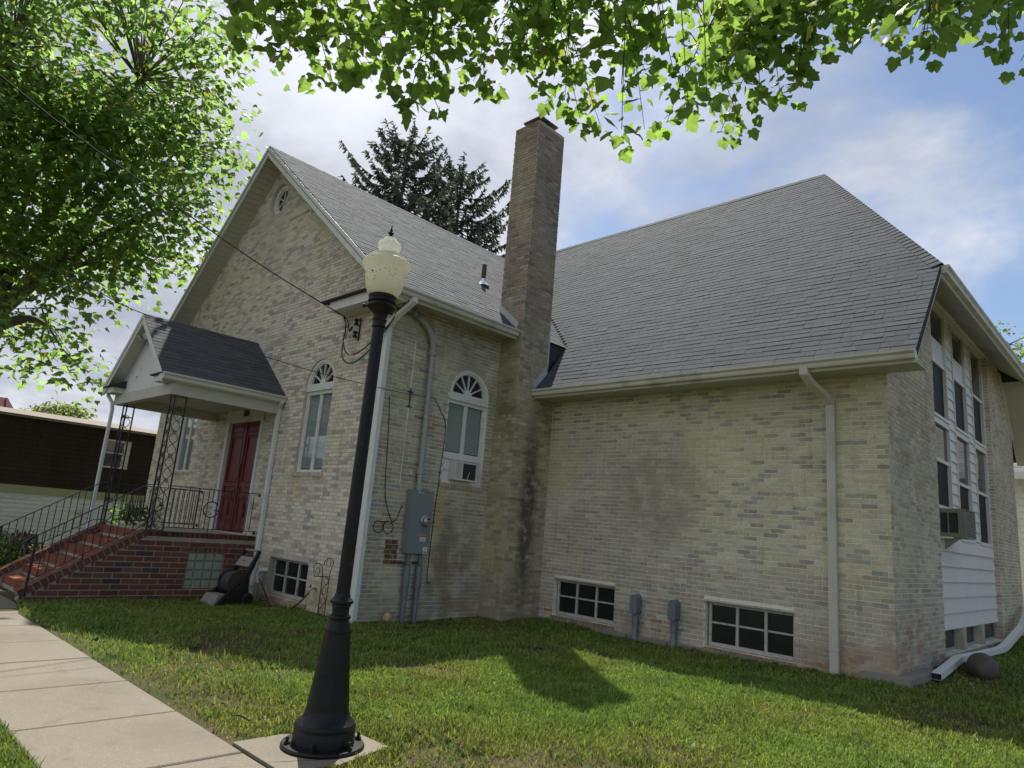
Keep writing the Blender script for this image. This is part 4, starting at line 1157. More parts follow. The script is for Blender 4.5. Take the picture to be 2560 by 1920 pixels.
# porch roof: ridge along y
PR, PRZ, PEX, PEZ, PYF = -5.19, 5.36, -3.47, 3.965, -2.50
PSL = (PRZ-PEZ)/(PEX-PR)
SH = []
TP = (.074, .079, .088)
prs = []
for s_ in (1, -1):
    xe = PR+s_*(PEX-PR)
    d = deck([(xe, PYF, PEZ), (xe, -.004, PEZ), (PR, -.004, PRZ), (PR, PYF, PRZ)], porch, .07)
    roof_plane((xe, 0, PEZ), (0, 1, 0), (PR-xe, 0, PRZ-PEZ), [(PYF-.02, 0), (-.004, 0), (-.004, math.hypot(PEX-PR, PRZ-PEZ)), (PYF-.02, math.hypot(PEX-PR, PRZ-PEZ))], d, TP, .14)
    prs.append(d)
    # rake boards, eave gutter
    m = MB()
    for y0, y1, d0, d1 in ((PYF, PYF+.03, .20, .01), (PYF-.02, PYF, .085, -.004)):
        P = [(xe, PEZ-d0), (xe, PEZ-d1), (PR, PRZ-d1), (PR, PRZ-d0)]
        m.add([(x, y0, z) for x, z in P]+[(x, y1, z) for x, z in P], BOXF)
    m.build('rake_fascia', 'white_trim', porch)
    gutter((xe-s_*.003, PYF+.0, PEZ-.015), (xe-s_*.003, -.01, PEZ-.015), (s_, 0, 0), porch)
    m = MB(); a, b = sorted((xe-s_*.005, xe-s_*.03)); m.box(a, b, PYF+.03, -.01, PEZ-.15, PEZ-.02); a, b = sorted((xe-s_*.03, xe-s_*.36)); m.box(a, b, PYF+.03, -.01, PEZ-.16, PEZ-.145); m.build('soffit', 'white_trim', porch)
    # cornice return with tiny roof
    a, b = sorted((xe-s_*.03, xe-s_*.50)); m = MB(); m.box(a, b, PYF+.035, -2.22, PEZ-.155, PEZ-.02); rr = m.build('cornice_return', 'white_trim', porch)
    m = MB(); m.cur = (.045, .045, .05); X1, X2 = xe+s_*.01, xe-s_*.58; z = PEZ-.02
    m.add([(X1, PYF-.03, z), (X2, PYF-.03, z), (X2, -2.215, z+.16), (X1, -2.215, z+.012), (X1, PYF-.03, z-.02), (X2, PYF-.03, z-.02), (X2, -2.215, z-.02), (X1, -2.215, z-.02)], BOXF)
    m.build('return_roof', 'shingle', rr)
emit(SH, 'shingle', 'shingle', None, None, 220, 'shingles')
for s_ in (1, -1):
    xe = PR+s_*(PEX-PR); m = MB(); P = [(xe-s_*.02, PEZ-.10), (PR, PRZ-.10), (PR, PRZ-.085), (xe-s_*.02, PEZ-.085)]
    m.add([(x, PYF+.03, z) for x, z in P]+[(x, -2.206, z) for x, z in P], BOXF); m.build('rake_soffit', 'white_trim', porch)
# gable panel, beams, ceiling
m = MB(); m.prism([(PEX-.36, 3.80), (PEX-.36, PEZ+.20), (PR, PRZ-.16), (2*PR-PEX+.36, PEZ+.20), (2*PR-PEX+.36, 3.80)], -2.235, -2.205, 1); gp = m.build('gable_panel', 'white_trim', porch)
for x, z in ((-4.9, 4.55), (-4.35, 4.15), (-5.75, 4.12)):
    m = MB(); m.lathe([(.018, 0), (.018, .012)], (x, -2.235, z), 8, (0, -1, 0)); m.build('bolt_hole', 'ink', gp)
m = MB()
m.box(-6.86, -3.52, -2.27, -2.12, 3.585, 3.80); m.box(-3.67, -3.53, -2.12, -.005, 3.585, 3.80); m.box(-6.85, -6.71, -2.12, -.005, 3.585, 3.80)
m.build('beam', 'soffit', porch)
m = MB(); m.box(-6.71, -3.67, -2.12, -.005, 3.78, 3.80); m.build('ceiling', 'soffit', porch)
# porch downspouts
m = MB(); m.sweep(flute(.085, .065), [(-3.42, -.10, 3.86), (-3.42, -.10, 3.80), (-3.565, -.055, 3.68), (-3.565, -.055, .10)], (1, 0, 0)); m.build('downspout', 'white_trim', porch)
m = MB(); m.sweep(flute(.075, .06), [(-6.95, -2.38, 3.86), (-6.95, -2.38, 3.78), (-6.84, -2.30, 3.62), (-6.83, -2.28, 3.48), (-6.83, -2.28, .9)], (1, 0, 0)); m.build('downspout', 'white_trim', porch)
# iron columns
def scroll(m, base, du, z0, z1, w):
    """lyre-like pattern between two bars; base point, du horizontal unit dir, width w"""
    n = 5; h = (z1-z0)/n
    B = Vector(base); D = Vector(du)
    for i in range(n):
        zc_ = z0+h*(i+.5)
        for sgn in (1, -1):
            pts = []
            for k in range(13):
                t = k/12; a = math.sin(t*math.pi*2)*sgn
                pts.append(B+D*(w/2+a*w*.36)+Vector((0, 0, zc_-h/2+h*t)))
            m.tube(pts, .0065, 4)
        m.tube([B+D*(w/2+w*.16*math.cos(R(30*k)))+Vector((0, 0, zc_+h/2+w*.16*math.sin(R(30*k)))) for k in range(13)], .0065, 4)
def column(cx, cy, sx):
    m = MB(); w = .215; z0, z1 = 1.04, 3.585
    P = [(cx, cy), (cx-sx*w, cy), (cx, cy+w)]
    for p in P: m.box(p[0]-.0125, p[0]+.0125, p[1]-.0125, p[1]+.0125, z0, z1)
    for p in P: m.box(p[0]-.03, p[0]+.03, p[1]-.03, p[1]+.03, z0-.004, z0+.008)
    c = m.build('column', 'iron', porch)
    m = MB(); scroll(m, (cx, cy, 0), (-sx, 0, 0), z0+.05, z1-.25, w); scroll(m, (cx, cy, 0), (0, 1, 0), z0+.05, z1-.25, w)
    for z in (z1-.02, z0+.03, z1-.25):
        m.bar((cx, cy, z), (cx-sx*w, cy, z), .02, .012); m.bar((cx, cy, z), (cx, cy+w, z), .012, .02)
    m.build('scrollwork', 'iron', c)
column(-3.64, -2.14, 1); column(-6.56, -2.14, -1)
# railings
def railing(x, sgn):
    m = MB()
    m.bar((x, -1.92, 1.895), (x, -.14, 1.90), .038, .014); m.bar((x, -1.92, 1.135), (x, -.14, 1.14), .02, .014); m.bar((x, -1.92, 1.838), (x, -1.3, 1.84), .02, .012); m.bar((x, -1.92, 1.21), (x, -1.4, 1.21), .018, .012)
    m.box(x-.02, x+.02, -.16, -.13, 1.84, 1.91); m.box(x-.02, x+.02, -.16, -.13, 1.08, 1.15)
    y = -1.82; i = 0
    while y < -.2:
        if abs(y+1.09) < .02:
            m.bar((x, y, 1.04), (x, y, 1.365), .012); m.bar((x, y, 1.665), (x, y, 1.9), .012)
        else:
            w = .022 if i == 5 else .012
            m.bar((x, y, 1.135), (x, y, 1.895 if i % 2 else 1.84), w)
        y += .0905*(1 if y < -1.3 else 1.15); i += 1
        if -1.16 < y < -1.02: y = -1.09
    r = m.build('railing', 'iron', porch)
    m = MB(); m.tube([(x, -1.09+.145*math.cos(R(a)), 1.515+.15*math.sin(R(a))) for a in range(35, 346, 15)], .011, 6); m.tube([(x, -1.09+.145*math.cos(R(345)), 1.515+.15*math.sin(R(345))), (x, -1.09+.145, 1.50), (x, -1.03, 1.50)], .011, 6)
    m.build('letter_g', 'iron', r)
    # stair rail
    m = MB(); xs = x-.05*sgn
    a, b = Vector((xs, -3.86, .875)), Vector((xs, -2.30, 1.875)); c, d = Vector((xs, -3.85, .15)), Vector((xs, -2.30, 1.11))
    m.bar(a, b, .038, .014); m.bar(b, (x, -2.15, 1.895), .038, .014); m.bar(c, d, .018, .014); m.bar(d, (x, -2.15, 1.12), .018, .014)
    m.tube([a, a+Vector((0, -.1, -.07)), a+Vector((0, -.19, -.16)), a+Vector((0, -.21, -.21))], [.016, .015, .013, .01], 6)
    m.bar((xs, -3.855, -.10), (xs, -3.855, .88), .034)
    for i in range(1, 13):
        t = i/13; p, q = a.lerp(b, t), c.lerp(d, t); m.bar((xs, p.y, q.z-.005), (xs, p.y, p.z), .0125)
    t = .47; m.bar((xs, a.lerp(b, t).y, pa.lerp(pb, t).z-.02), (xs, a.lerp(b, t).y, c.lerp(d, t).z), .02)
    m.build('stair_railing', 'iron', porch)
railing(-3.66, 1); railing(-6.52, -1)

# twin floodlights under the porch gable
fl = thing('floodlight', (-5.20, -2.26, 4.95), 'pair of outdoor flood bulbs under the porch gable peak', 'floodlight')
m = MB(); m.lathe([(.05, 0), (.05, .03), (.03, .045)], (-5.2, -2.235, 4.93), 14, (0, -1, 0)); m.build('mount', 'white_trim', fl)
for dx in (-.16, .13):
    ax = Vector((dx*2.2, -1, -.55)).normalized(); b = Vector((-5.2, -2.27, 4.94))
    m = MB(); m.tube([b, b+Vector((dx*.6, -.03, 0)), b+Vector((dx, -.04, .0))], .014, 6); m.lathe([(.025, -.03), (.028, .04), (.045, .07), (.072, .13), (.076, .15)], b+Vector((dx, -.04, 0)), 14, ax); m.build('bulb_housing', 'galvanised', fl)
    m = MB(); m.lathe([(.072, .15), (.06, .165), (.0, .17)], b+Vector((dx, -.04, 0)), 14, ax); m.build('bulb_face', 'bulb_glass', fl)

# ------------------------------------------------------------------ street lamp
LX, LY = 5.505, -3.937
m = MB()
pad = [(5.13, -4.412), (5.82, -4.412), (5.88, -4.03), (5.75, -3.55), (5.36, -3.56), (5.13, -4.03)]
m.add([(x, y, -.12) for x, y in pad]+[(x, y, .022) for x, y in pad], [tuple(range(6, 12))]+[(i, (i+1) % 6, 6+(i+1) % 6, 6+i) for i in range(6)])
m.build('concrete_pad', 'concrete', kind='structure')
lamp = thing('street_lamp', (LX, LY, 0), 'black cast iron street lamp with a cream acorn globe beside the walk', 'street lamp')
Lb = (LX, LY, 0)
z0 = .022
tilt = Vector((rt.x, rt.y, 0)).normalized()*.0065
AX = (Vector((0, 0, 1))+tilt).normalized()
m = MB(); m.lathe([(.285, z0), (.288, z0+.014), (.28, z0+.026), (.22, z0+.03)], Lb, 48, AX); fla = auto_smooth(m.build('flange', 'lamp_black', lamp))
for k in range(6):
    a = R(60*k+12); c = (LX+.25*math.cos(a), LY+.25*math.sin(a), z0+.026)
    m = MB(); m.lathe([(.022, 0), (.022, .02), (.011, .02), (.011, .045), (.009, .05)], c, 6); m.build('anchor_bolt', 'lamp_black', fla)
m = MB()
prof = [(.216, z0+.026), (.214, .05), (.212, .125), (.208, .135), (.206, .14), (.206, .147), (.213, .152), (.214, .165), (.205, .185), (.18, .203), (.163, .222), (.155, .245), (.150, .27)]
m.lathe(prof, Lb, 48, AX)
n16 = [(.150, .27), (.148, .30), (.0925, .765), (.092, .772)]
m.lathe(n16, Lb, 16, AX)
m.lathe([(.092, .772), (.094, .78), (.098, .787), (.099, .797), (.096, .807), (.086, .82), (.078, .835), (.07, .85), (.068, .865), (.07, .872), (.078, .878), (.08, .886), (.075, .896), (.062, .905), (.0605, .94), (.063, .958), (.07, .965), (.068, .972), (.074, .978), (.083, .985), (.085, .993), (.083, 1.002), (.07, 1.012), (.058, 1.025), (.056, 1.045), (.054, 1.05)], Lb, 40, AX)
base = auto_smooth(m.build('base', 'lamp_black', lamp), 28)
m = MB(); m.box(-.06, .06, -.002, .004, .30, .50)
hd = Vector((CAM.x-LX, CAM.y-LY, 0)).normalized(); hs_ = Vector((-hd.y, hd.x, 0)); m2 = MB()
for a, b, c, d in ((-.055, .015, .30, .50),):
    q = [Vector((LX, LY, 0))+hs_*s+hd*(.1455-.119*(z-.30)+e)+Vector((0, 0, z)) for e in (-.01, .006) for s, z in ((a, c), (b, c), (b, d), (a, d))]
    m2.add(q, BOXF)
m2.build('access_door', 'lamp_black', base)
m = MB(); m.lathe([(.050, 1.04), (.0475, 2.0), (.0455, 3.08)], Lb, 32, AX); auto_smooth(m.build('pole', 'lamp_black', lamp), 40)
m = MB(); m.lathe([(.0465, 3.07), (.055, 3.085), (.052, 3.10), (.051, 3.125), (.058, 3.135), (.058, 3.145), (.05, 3.155), (.053, 3.175), (.062, 3.195), (.085, 3.215), (.108, 3.235), (.112, 3.245), (.108, 3.255), (.096, 3.262), (.094, 3.275), (.108, 3.285), (.110, 3.297), (.105, 3.305), (.107, 3.315), (.112, 3.325), (.112, 3.335), (.104, 3.342)], Lb, 40, AX)
fit = auto_smooth(m.build('fitter', 'lamp_black', lamp), 40)
for k in range(3):
    a = YAW+R(95+120*k); d = Vector((math.cos(a), math.sin(a), 0)); b = Vector((LX, LY, 3.245))+tilt*3.2
    m = MB(); m.tube([b+d*.10, b+d*.135], .008, 6); m.lathe([(.018, 0), (.018, .012)], b+d*.13, 8, d); m.build('set_screw', 'lamp_black', fit)
m = MB(); gprof = [(.098, 3.338), (.112, 3.345), (.128, 3.365), (.143, 3.40), (.152, 3.44), (.158, 3.49), (.163, 3.53), (.172, 3.56), (.187, 3.585), (.193, 3.60), (.192, 3.615), (.183, 3.63), (.165, 3.642), (.150, 3.65), (.148, 3.656)]
m.lathe(gprof, Lb, 48, AX); auto_smooth(m.build('globe', 'globe', lamp), 50)
m = MB(); m.lathe([(.148, 3.654), (.148, 3.664), (.140, 3.672), (.115, 3.684), (.09, 3.694), (.078, 3.702)], Lb, 40, AX); auto_smooth(m.build('globe_collar', 'globe', lamp), 50)
m = MB(); pf = [(.076, 3.70), (.074, 3.715), (.078, 3.73), (.09, 3.745)]
for i in range(5): pf += [(.0925, 3.75+i*.008), (.0895, 3.754+i*.008)]
pf += [(.086, 3.793), (.068, 3.80), (.058, 3.81), (.055, 3.825), (.045, 3.837), (.03, 3.842)]
m.lathe(pf, Lb, 40, AX); auto_smooth(m.build('globe_top', 'globe_clear', lamp), 50)
m = MB(); m.lathe([(.03, 3.84), (.026, 3.852), (.014, 3.86), (.012, 3.868), (.022, 3.875), (.024, 3.882), (.016, 3.889), (.011, 3.895), (.013, 3.90), (.011, 3.906), (.007, 3.915), (.003, 3.95)], Lb, 16, AX); auto_smooth(m.build('finial', 'lamp_black', lamp), 40)
# dark lamp socket inside the globe
m = MB(); m.lathe([(.05, 3.34), (.04, 3.42), (.035, 3.45)], Lb, 16, AX); m.build('socket', 'bronze_dirt', lamp)

# ------------------------------------------------------------------ electric service on the side wall
mt = thing('electric_meter', (.08, 1.0, 1.05), 'grey electric meter cabinet with round glass meter on the side wall', 'meter')
m = MB(FB); m.prism([(.80, 1.055), (1.30, 1.055), (1.29, 2.15), (.80, 2.15)] if False else [(.79, 1.055), (1.285, 1.055), (1.285, 2.15), (.79, 2.15)], .03, .165); 
cab = m.build('cabinet', 'metal_grey', mt)
m = MB(FB); m.box(.785, 1.29, 2.15, 2.165, .03, .17); m.build('cabinet_lid', 'metal_grey', cab)
m = MB(FB); m.box(.80, 1.275, 1.07, 2.135, .165, .170); m.build('cover', 'metal_grey', cab)
m = MB(); m.lathe([(.098, 0), (.102, .01), (.102, .03), (.09, .04), (.088, .09), (.08, .105), (.06, .112), (.0, .113)], (.170, 1.13, 1.635), 28, (1, 0, 0)); mm = auto_smooth(m.build('meter', 'galvanised', mt))
m = MB(FB); m.box(1.10, 1.17, 1.655, 1.685, .284, .286); m.box(1.085, 1.11, 1.61, 1.625, .284, .286); m.box(1.12, 1.155, 1.605, 1.622, .284, .286); m.build('meter_display', 'ink', mm)
m = MB(FB); m.box(1.06, 1.19, 1.275, 1.39, .170, .172); w1 = m.build('sticker', 'sticker_white', cab); m = MB(FB); m.box(1.063, 1.187, 1.345, 1.385, .172, .1735); m.build('sticker_band', 'sticker_red', w1) if False else m.build('sticker_band', 'sticker_red', cab)
m = MB(FB)
for z in (1.29, 1.305, 1.32): m.box(1.075, 1.165, z, z+.005, .172, .1732)
m.box(1.185, 1.225, 1.095, 1.135, .172, .1732) if False else None
m.build('sticker_text', 'conduit_grey', cab)
m = MB(FB); m.box(1.155, 1.255, 1.065, 1.175, .1705, .1725); m.build('sticker', 'sticker_white', cab)
m = MB(FB); m.lathe([(.012, 0), (.012, .001)], (1.205, 1.14, .1726), 8, (0, 0, 1)); m.box(1.175, 1.235, 1.08, 1.10, .1726, .1735); m.build('sticker_mark', 'ink', cab)
m = MB(FB); m.box(.93, 1.045, 2.115, 2.135, .1705, .1725); m.build('sticker', 'sticker_white', cab)
m = MB(FB); m.box(.965, .985, 2.118, 2.132, .1726, .1735); m.box(.995, 1.03, 2.120, 2.129, .1726, .1735); m.build('sticker_mark', 'ink', cab)
# riser conduit with big sweep to the weatherhead
pts = [(.10, .985, 2.16), (.10, .975, 2.35), (.10, .955, 4.75)]+[(.10, .955-.42*(1-math.cos(R(a))), 4.75+.52*math.sin(R(a))) for a in range(15, 80, 13)]+[(.10, .50, 5.33), (.115, .30, 5.38), (.13, .18, 5.40)]
m = MB(); m.tube(pts, .052, 14); ri = auto_smooth(m.build('riser_conduit', 'conduit_grey', mt), 50)
for z, y in ((2.19, .985), (2.50, .972), (4.72, .955)):
    m = MB(); m.lathe([(.066, -.05), (.068, -.04), (.068, .04), (.06, .05)], (.10, y, z), 14); m.build('coupling', 'conduit_grey', ri)
for z, y in ((2.42, .972), (3.50, .957), (4.38, .955)):
    m = MB(); m.lathe([(.057, -.012), (.057, .012)], (.10, y, z), 14); m.box(.005, .04, y-.19, y+.05, z-.015, z+.015); m.build('strap', 'galvanised', ri)
for y in (.36, .52):
    m = MB(); m.lathe([(.060, -.05), (.062, .05)], (.105+.01*(y < .4), y, 5.365-.03*(y-.36)/.16), 14, (.06, -1, .12)); m.build('coupling', 'conduit_dark', ri)
m = MB(); m.lathe([(.055, 0), (.07, .02), (.085, .10), (.07, .17), (.03, .20)], (.135, .20, 5.41), 14, (.1, -1, .1)); auto_smooth(m.build('weatherhead', 'conduit_grey', ri), 50)
# lower pipes with expansion joints
for y, dz in ((.915, 0), (1.18, 0.)):
    m = MB(); m.lathe([(.045, -.25), (.045, .30), (.043, .31), (.06, .31), (.06, .38), (.055, .385), (.055, .47), (.062, .475), (.062, .82), (.056, .83), (.035, .84), (.035, 1.06)], (.095, y, 0), 16); auto_smooth(m.build('conduit', 'conduit_dark', mt), 40)
m = MB(FB); m.box(.62, 1.27, .865, .905, .004, .03); m.build('strut', 'rust_pipe', mt)
m = MB(FB)
for y in (.915, 1.18): m.box(y-.05, y+.05, .875, .895, .03, .15)
m.build('strut_clamp', 'galvanised', mt)

rack = thing('insulator_rack', (-.96, -.06, 4.95), 'two black spool insulators on a bracket high on the front gable corner', 'insulator')
m = MB(FA); m.box(-.98, -.94, 4.85, 5.30, .004, .02)
for z in (4.90, 5.02, 5.14, 5.26): m.box(-.975, -.945, z-.006, z+.006, .02, .13)
m.build('bracket', 'iron', rack)
for z in (4.96, 5.20):
    m = MB(); m.lathe([(.018, -.06), (.042, -.05), (.046, -.03), (.028, -.012), (.025, 0), (.028, .012), (.046, .03), (.042, .05), (.018, .06)], (-.96, -.10, z), 14); auto_smooth(m.build('spool', 'rubber_black', rack), 50)
def cable(name, pts, r, mat, label, cat='cable', parent=None, n=6):
    P = [Vector(p) for p in pts]; Q = []
    for i in range(len(P)-1):
        a, b, c, d = P[max(i-1, 0)], P[i], P[i+1], P[min(i+2, len(P)-1)]
        for k in range(8):
            t = k/8
            Q.append(.5*((2*b)+(c-a)*t+(2*a-5*b+4*c-d)*t*t+(3*b-a-3*c+d)*t**3))
    Q.append(P[-1])
    m = MB(); m.tube(Q, r, n)
    o = m.build(name, mat, parent, org=P[-1] if parent is None else None)
    return props(o, label, cat) if parent is None else o
cable('service_cable', [(2.8, -14, 8.0), (.75, -7.2, 6.55), (.23, -5.45, 6.12), (-.11, -4.31, 5.92), (-.75, -2.2, 5.58), (-1.30, -.30, 5.37), (-1.33, -.16, 5.33)], .010, 'wire_black', 'thick black service cable from upper left down to the gable corner')
cable('service_cable', [(3.2, -14, 4.9), (.87, -5.8, 4.18), (.68, -4.2, 3.90), (.40, -1.9, 3.78), (.17, .0, 3.82), (.03, 1.18, 3.90)], .0055, 'wire_black', 'thin black cable crossing before the porch roof and arched window')
drop = thing('drip_loop', (-1.25, -.2, 4.9), 'red, white and blue drip loop wires hanging behind the lamp post', 'wires')
cable('joint', [(-1.33, -.16, 5.33), (-1.22, -.17, 5.2), (-1.20, -.17, 5.0), (-1.22, -.18, 4.86)], .013, 'wire_black', None, None, drop)
cable('joint', [(-1.30, -.14, 5.33), (-1.16, -.15, 5.2), (-1.15, -.15, 5.0), (-1.18, -.16, 4.88)], .011, 'wire_black', None, None, drop)
cable('wire', [(-1.22, -.18, 4.88), (-1.08, -.21, 4.66), (-.85, -.22, 4.52), (-.5, -.22, 4.55), (-.1, -.20, 4.75), (.18, -.10, 5.05), (.16, .03, 5.33)], .013, 'wire_red', None, None, drop)
cable('wire', [(-1.21, -.18, 4.86), (-1.12, -.22, 4.55), (-.92, -.23, 4.38), (-.6, -.24, 4.35), (-.2, -.22, 4.55), (.14, -.10, 5.0), (.13, .02, 5.32)], .013, 'wire_blue', None, None, drop)
cable('wire', [(-1.0, -.12, 5.20), (-1.04, -.2, 4.98), (-.98, -.22, 4.68), (-.80, -.23, 4.50), (-.5, -.23, 4.42), (-.1, -.21, 4.66), (.12, -.1, 5.03), (.11, .02, 5.32)], .011, 'wire_white', None, None, drop)
m = MB(); m.lathe([(.016, 0), (.024, .02), (.024, .09), (.014, .11)], (-1.03, -.19, 5.0), 10, (.25, .4, 1)); m.build('splice', 'rubber_black', drop)
loop = []
for a in range(0, 361, 20): loop.append((.03, .275+.085*math.cos(R(a)), 1.475+.085*math.sin(R(a))))
cable('telephone_wire', [(.02, .16, 3.75), (.03, .20, 3.3), (.02, .25, 2.75), (.02, .30, 2.1), (.02, .40, 1.78), (.03, .52, 1.56)], .006, 'wire_black', 'loose black wire hanging down the side wall left of the meter')
coil = cable('wire_coil', [(.03, .70, 1.87), (.03, .60, 1.62)]+[(.03+.004*i/10, .45+.105*math.cos(R(a)), 1.475+.105*math.sin(R(a))) for i, a in enumerate(range(60, -300, -30))]+[(.035, .24+.10*math.cos(R(a)), 1.475+.10*math.sin(R(a))) for a in range(60, 420, 30)], .007, 'wire_black', 'small coil of black wire hung beside the meter cabinet')
cable('wall_wire', [(.03, 1.18, 3.90), (.02, 1.36, 3.70), (.02, 1.52, 3.42), (.02, 1.50, 2.6), (.02, 1.46, 1.5), (.02, 1.45, .62), (.03, 1.52, .56)], .006, 'wire_black', 'thin black wire down the wall beside the side window')

# conduit bodies by the basement windows
for i, x in enumerate((2.92, 3.68)):
    t = thing('conduit_box', (x, YC-.08, -.12), ('grey conduit box on a stub pipe, the one beside the left wing basement window', 'grey conduit box on a stub pipe, the one nearer the right wing basement window')[i], 'conduit', 'conduit boxes along the wing wall')
    m = MB(); zc_ = .50
    pf = [(x+.075*math.cos(R(a)), zc_+.10+.075*math.sin(R(a))) for a in range(0, 181, 20)]+[(x+.075*math.cos(R(a)), zc_-.10+.075*math.sin(R(a))) for a in range(180, 361, 20)]
    m.prism(pf, YC-.16, YC-.004, 1); m.build('body', 'conduit_dark', t)
    m = MB(); m.prism([(x+(a-x)*.97, zc_+(b-zc_)*.985) for a, b in pf], YC-.175, YC-.16, 1); lid = m.build('lid', 'conduit_dark', t)
    for dz in (.145, -.145):
        m = MB(); m.lathe([(.008, 0), (.008, .004)], (x, YC-.175, zc_+dz), 8, (0, -1, 0)); m.build('screw', 'ink', lid)
    m = MB(); m.lathe([(.052, -.30), (.052, .0), (.048, .005), (.048, .15), (.056, .155), (.056, .30), (.05, .34)], (x, YC-.085, 0.02), 16); auto_smooth(m.build('stub_pipe', 'conduit_dark', t), 40)
    m = MB(); m.lathe([(.054, -.012), (.054, .012)], (x, YC-.085, .22), 16); m.box(x+.03, x+.13, YC-.06, YC-.004, .208, .232); m.build('strap', 'galvanised', t)

# window air conditioners
ac = thing('air_conditioner', (.02, 2.06, 2.44), 'white air conditioner in the arched side window', 'air conditioner')
m = MB(FB); m.box(1.77, 2.36, 2.445, 2.80, -.10, .10); m.build('case', 'ac_white', ac)
m = MB(FB); m.box(1.97, 2.33, 2.475, 2.775, .10, .104); m.build('coil', 'ac_fin', ac)
m = MB(FB); m.box(1.77, 1.80, 2.445, 2.80, .10, .13); m.box(1.93, 1.97, 2.445, 2.80, .10, .13); m.box(2.33, 2.36, 2.445, 2.80, .10, .13); m.box(1.80, 1.93, 2.445, 2.475, .10, .13); m.box(1.97, 2.33, 2.445, 2.475, .10, .13); m.box(1.80, 1.93, 2.775, 2.80, .10, .13); m.box(1.97, 2.33, 2.775, 2.80, .10, .13); m.build('bezel', 'ac_white', ac)
m = MB(FB)
for k in range(12): m.box(1.80, 1.93, 2.48+k*.025, 2.492+k*.025, .10, .115)
m.build('louvre', 'ac_white', ac)
m = MB(FB); m.tube([(2.12, 2.48, .107), (2.14, 2.56, .11), (2.17, 2.62, .107)], .006, 5); m.build('bent_fin', 'ac_white', ac)
ac = thing('air_conditioner', (7.2, 7.2, 2.1), 'olive beige air conditioner jutting from the wing end window', 'air conditioner')
y0, y1, za, zb, n1 = 7.0, 7.85, 2.10, 2.58, .30
m = MB(FD); m.box(y0, y1, zb-.012, zb, -.15, n1); m.box(y0, y1, za, za+.03, -.15, n1); m.box(y0, y0+.012, za+.03, zb-.012, n1-.10, n1); m.box(y0, y0+.012, za+.03, zb-.012, -.15, -.06); m.box(y0, y0+.012, za+.03, za+.07, -.06, n1-.10); m.box(y0, y0+.012, zb-.07, zb-.012, -.06, n1-.10); m.box(y0, y0+.012, za+.07, zb-.07, .045, .065); m.box(y1-.012, y1, za+.03, zb-.012, -.15, n1)
m.box(y0+.012, y0+.04, za+.03, zb-.012, n1-.02, n1) ; m.box(y1-.04, y1-.012, za+.03, zb-.012, n1-.02, n1); m.build('case', 'ac_beige', ac)
m = MB(FD); m.box(y0+.02, y1-.02, za+.035, zb-.02, -.14, n1-.06); m.build('core', 'ac_fin', ac)
m = MB(FD)
for k in range(15): m.box(y0+.04, y1-.04, za+.045+k*.028, za+.057+k*.028, n1-.03, n1-.005)
m.build('grille', 'ac_grille', ac)
m = MB(FD); m.hexa([(y0+.02, 2.10, -.02), (y0+.05, 2.10, -.02), (y0+.05, 1.88, -.02), (y0+.02, 1.88, -.02), (y0+.02, 2.10, .22), (y0+.05, 2.10, .22), (y0+.05, 2.08, .22), (y0+.02, 2.08, .22)]); m.build('bracket', 'ac_beige', ac)
m = MB(FD); m.box(y0-.02, y0+.4, 2.07, 2.10, -.1, .12); m.build('sill_board', 'vinyl', ac)

# ------------------------------------------------------------------ things on the lawn side
# downspout laid on the grass and boulder
ext = thing('downspout_extension', (7.3, 6.0, .05), 'white downspout length lying along the end wall with an open end', 'downspout')
gz = lambda x, y, d=0: ghf(x, y)+d
m = MB(); P = [(7.32, 4.72, gz(7.32, 4.72, .075)), (7.30, 5.6, gz(7.3, 5.6, .10)), (7.28, 6.3, gz(7.28, 6.3, .11)), (7.33, 7.6, gz(7.3, 7.6, .09)), (7.36, 9.2, gz(7.36, 9.2, .09))]
m.sweep(flute(.13, .095), P, (1, 0, 0)); m.f = m.f[:-2]; m.c = m.c[:-2]; m.build('pipe', 'vinyl', ext)
m = MB(); m.sweep(flute(.135, .10), [P[-1], (7.37, 9.5, P[-1][2]+.02), (7.37, 9.9, P[-1][2]+.06), (7.30, 12.2, .45), (7.22, 14.1, .85)], (1, 0, 0)); m.build('elbow', 'vinyl', ext)
m = MB(); a, b = Vector(P[0]), Vector(P[1]); m.bar(a+(b-a).normalized()*.03, a+(b-a)*.2, .105, .07); m.build('dark_inside', 'ink', ext)
def stone(name, c, rad, mat, label, cat, seed, rot=0, n=3):
    import bmesh
    bm = bmesh.new(); bmesh.ops.create_icosphere(bm, subdivisions=n, radius=1)
    for v in bm.verts:
        k = 1+.16*noise.noise(v.co*1.1+Vector((seed, 0, 0)))+.05*noise.noise(v.co*3+Vector((0, seed, 0)))
        v.co = Vector((v.co.x*rad[0]*k, v.co.y*rad[1]*k, v.co.z*rad[2]*k))
    bm.transform(Matrix.Rotation(rot, 4, 'Z'))
    me = bpy.data.meshes.new(name); bm.to_mesh(me); bm.free(); me.materials.append(MATS[mat])
    me.polygons.foreach_set('use_smooth', [True]*len(me.polygons))
    o = bpy.data.objects.new(name, me); o.location = c; link(o); return props(o, label, cat)
stone('boulder', (7.66, 5.95, gz(7.66, 5.95, .10)), (.20, .44, .20), 'boulder_stone', 'dark rounded boulder against the white pipe at the wall corner', 'boulder', 4.2, R(15))
stone('round_stone', (.14, .56, gz(.14, .56, .08)), (.075, .075, .09), 'ochre_stone', 'small round yellowish stone at the foot of the side wall', 'stone', 1.3)

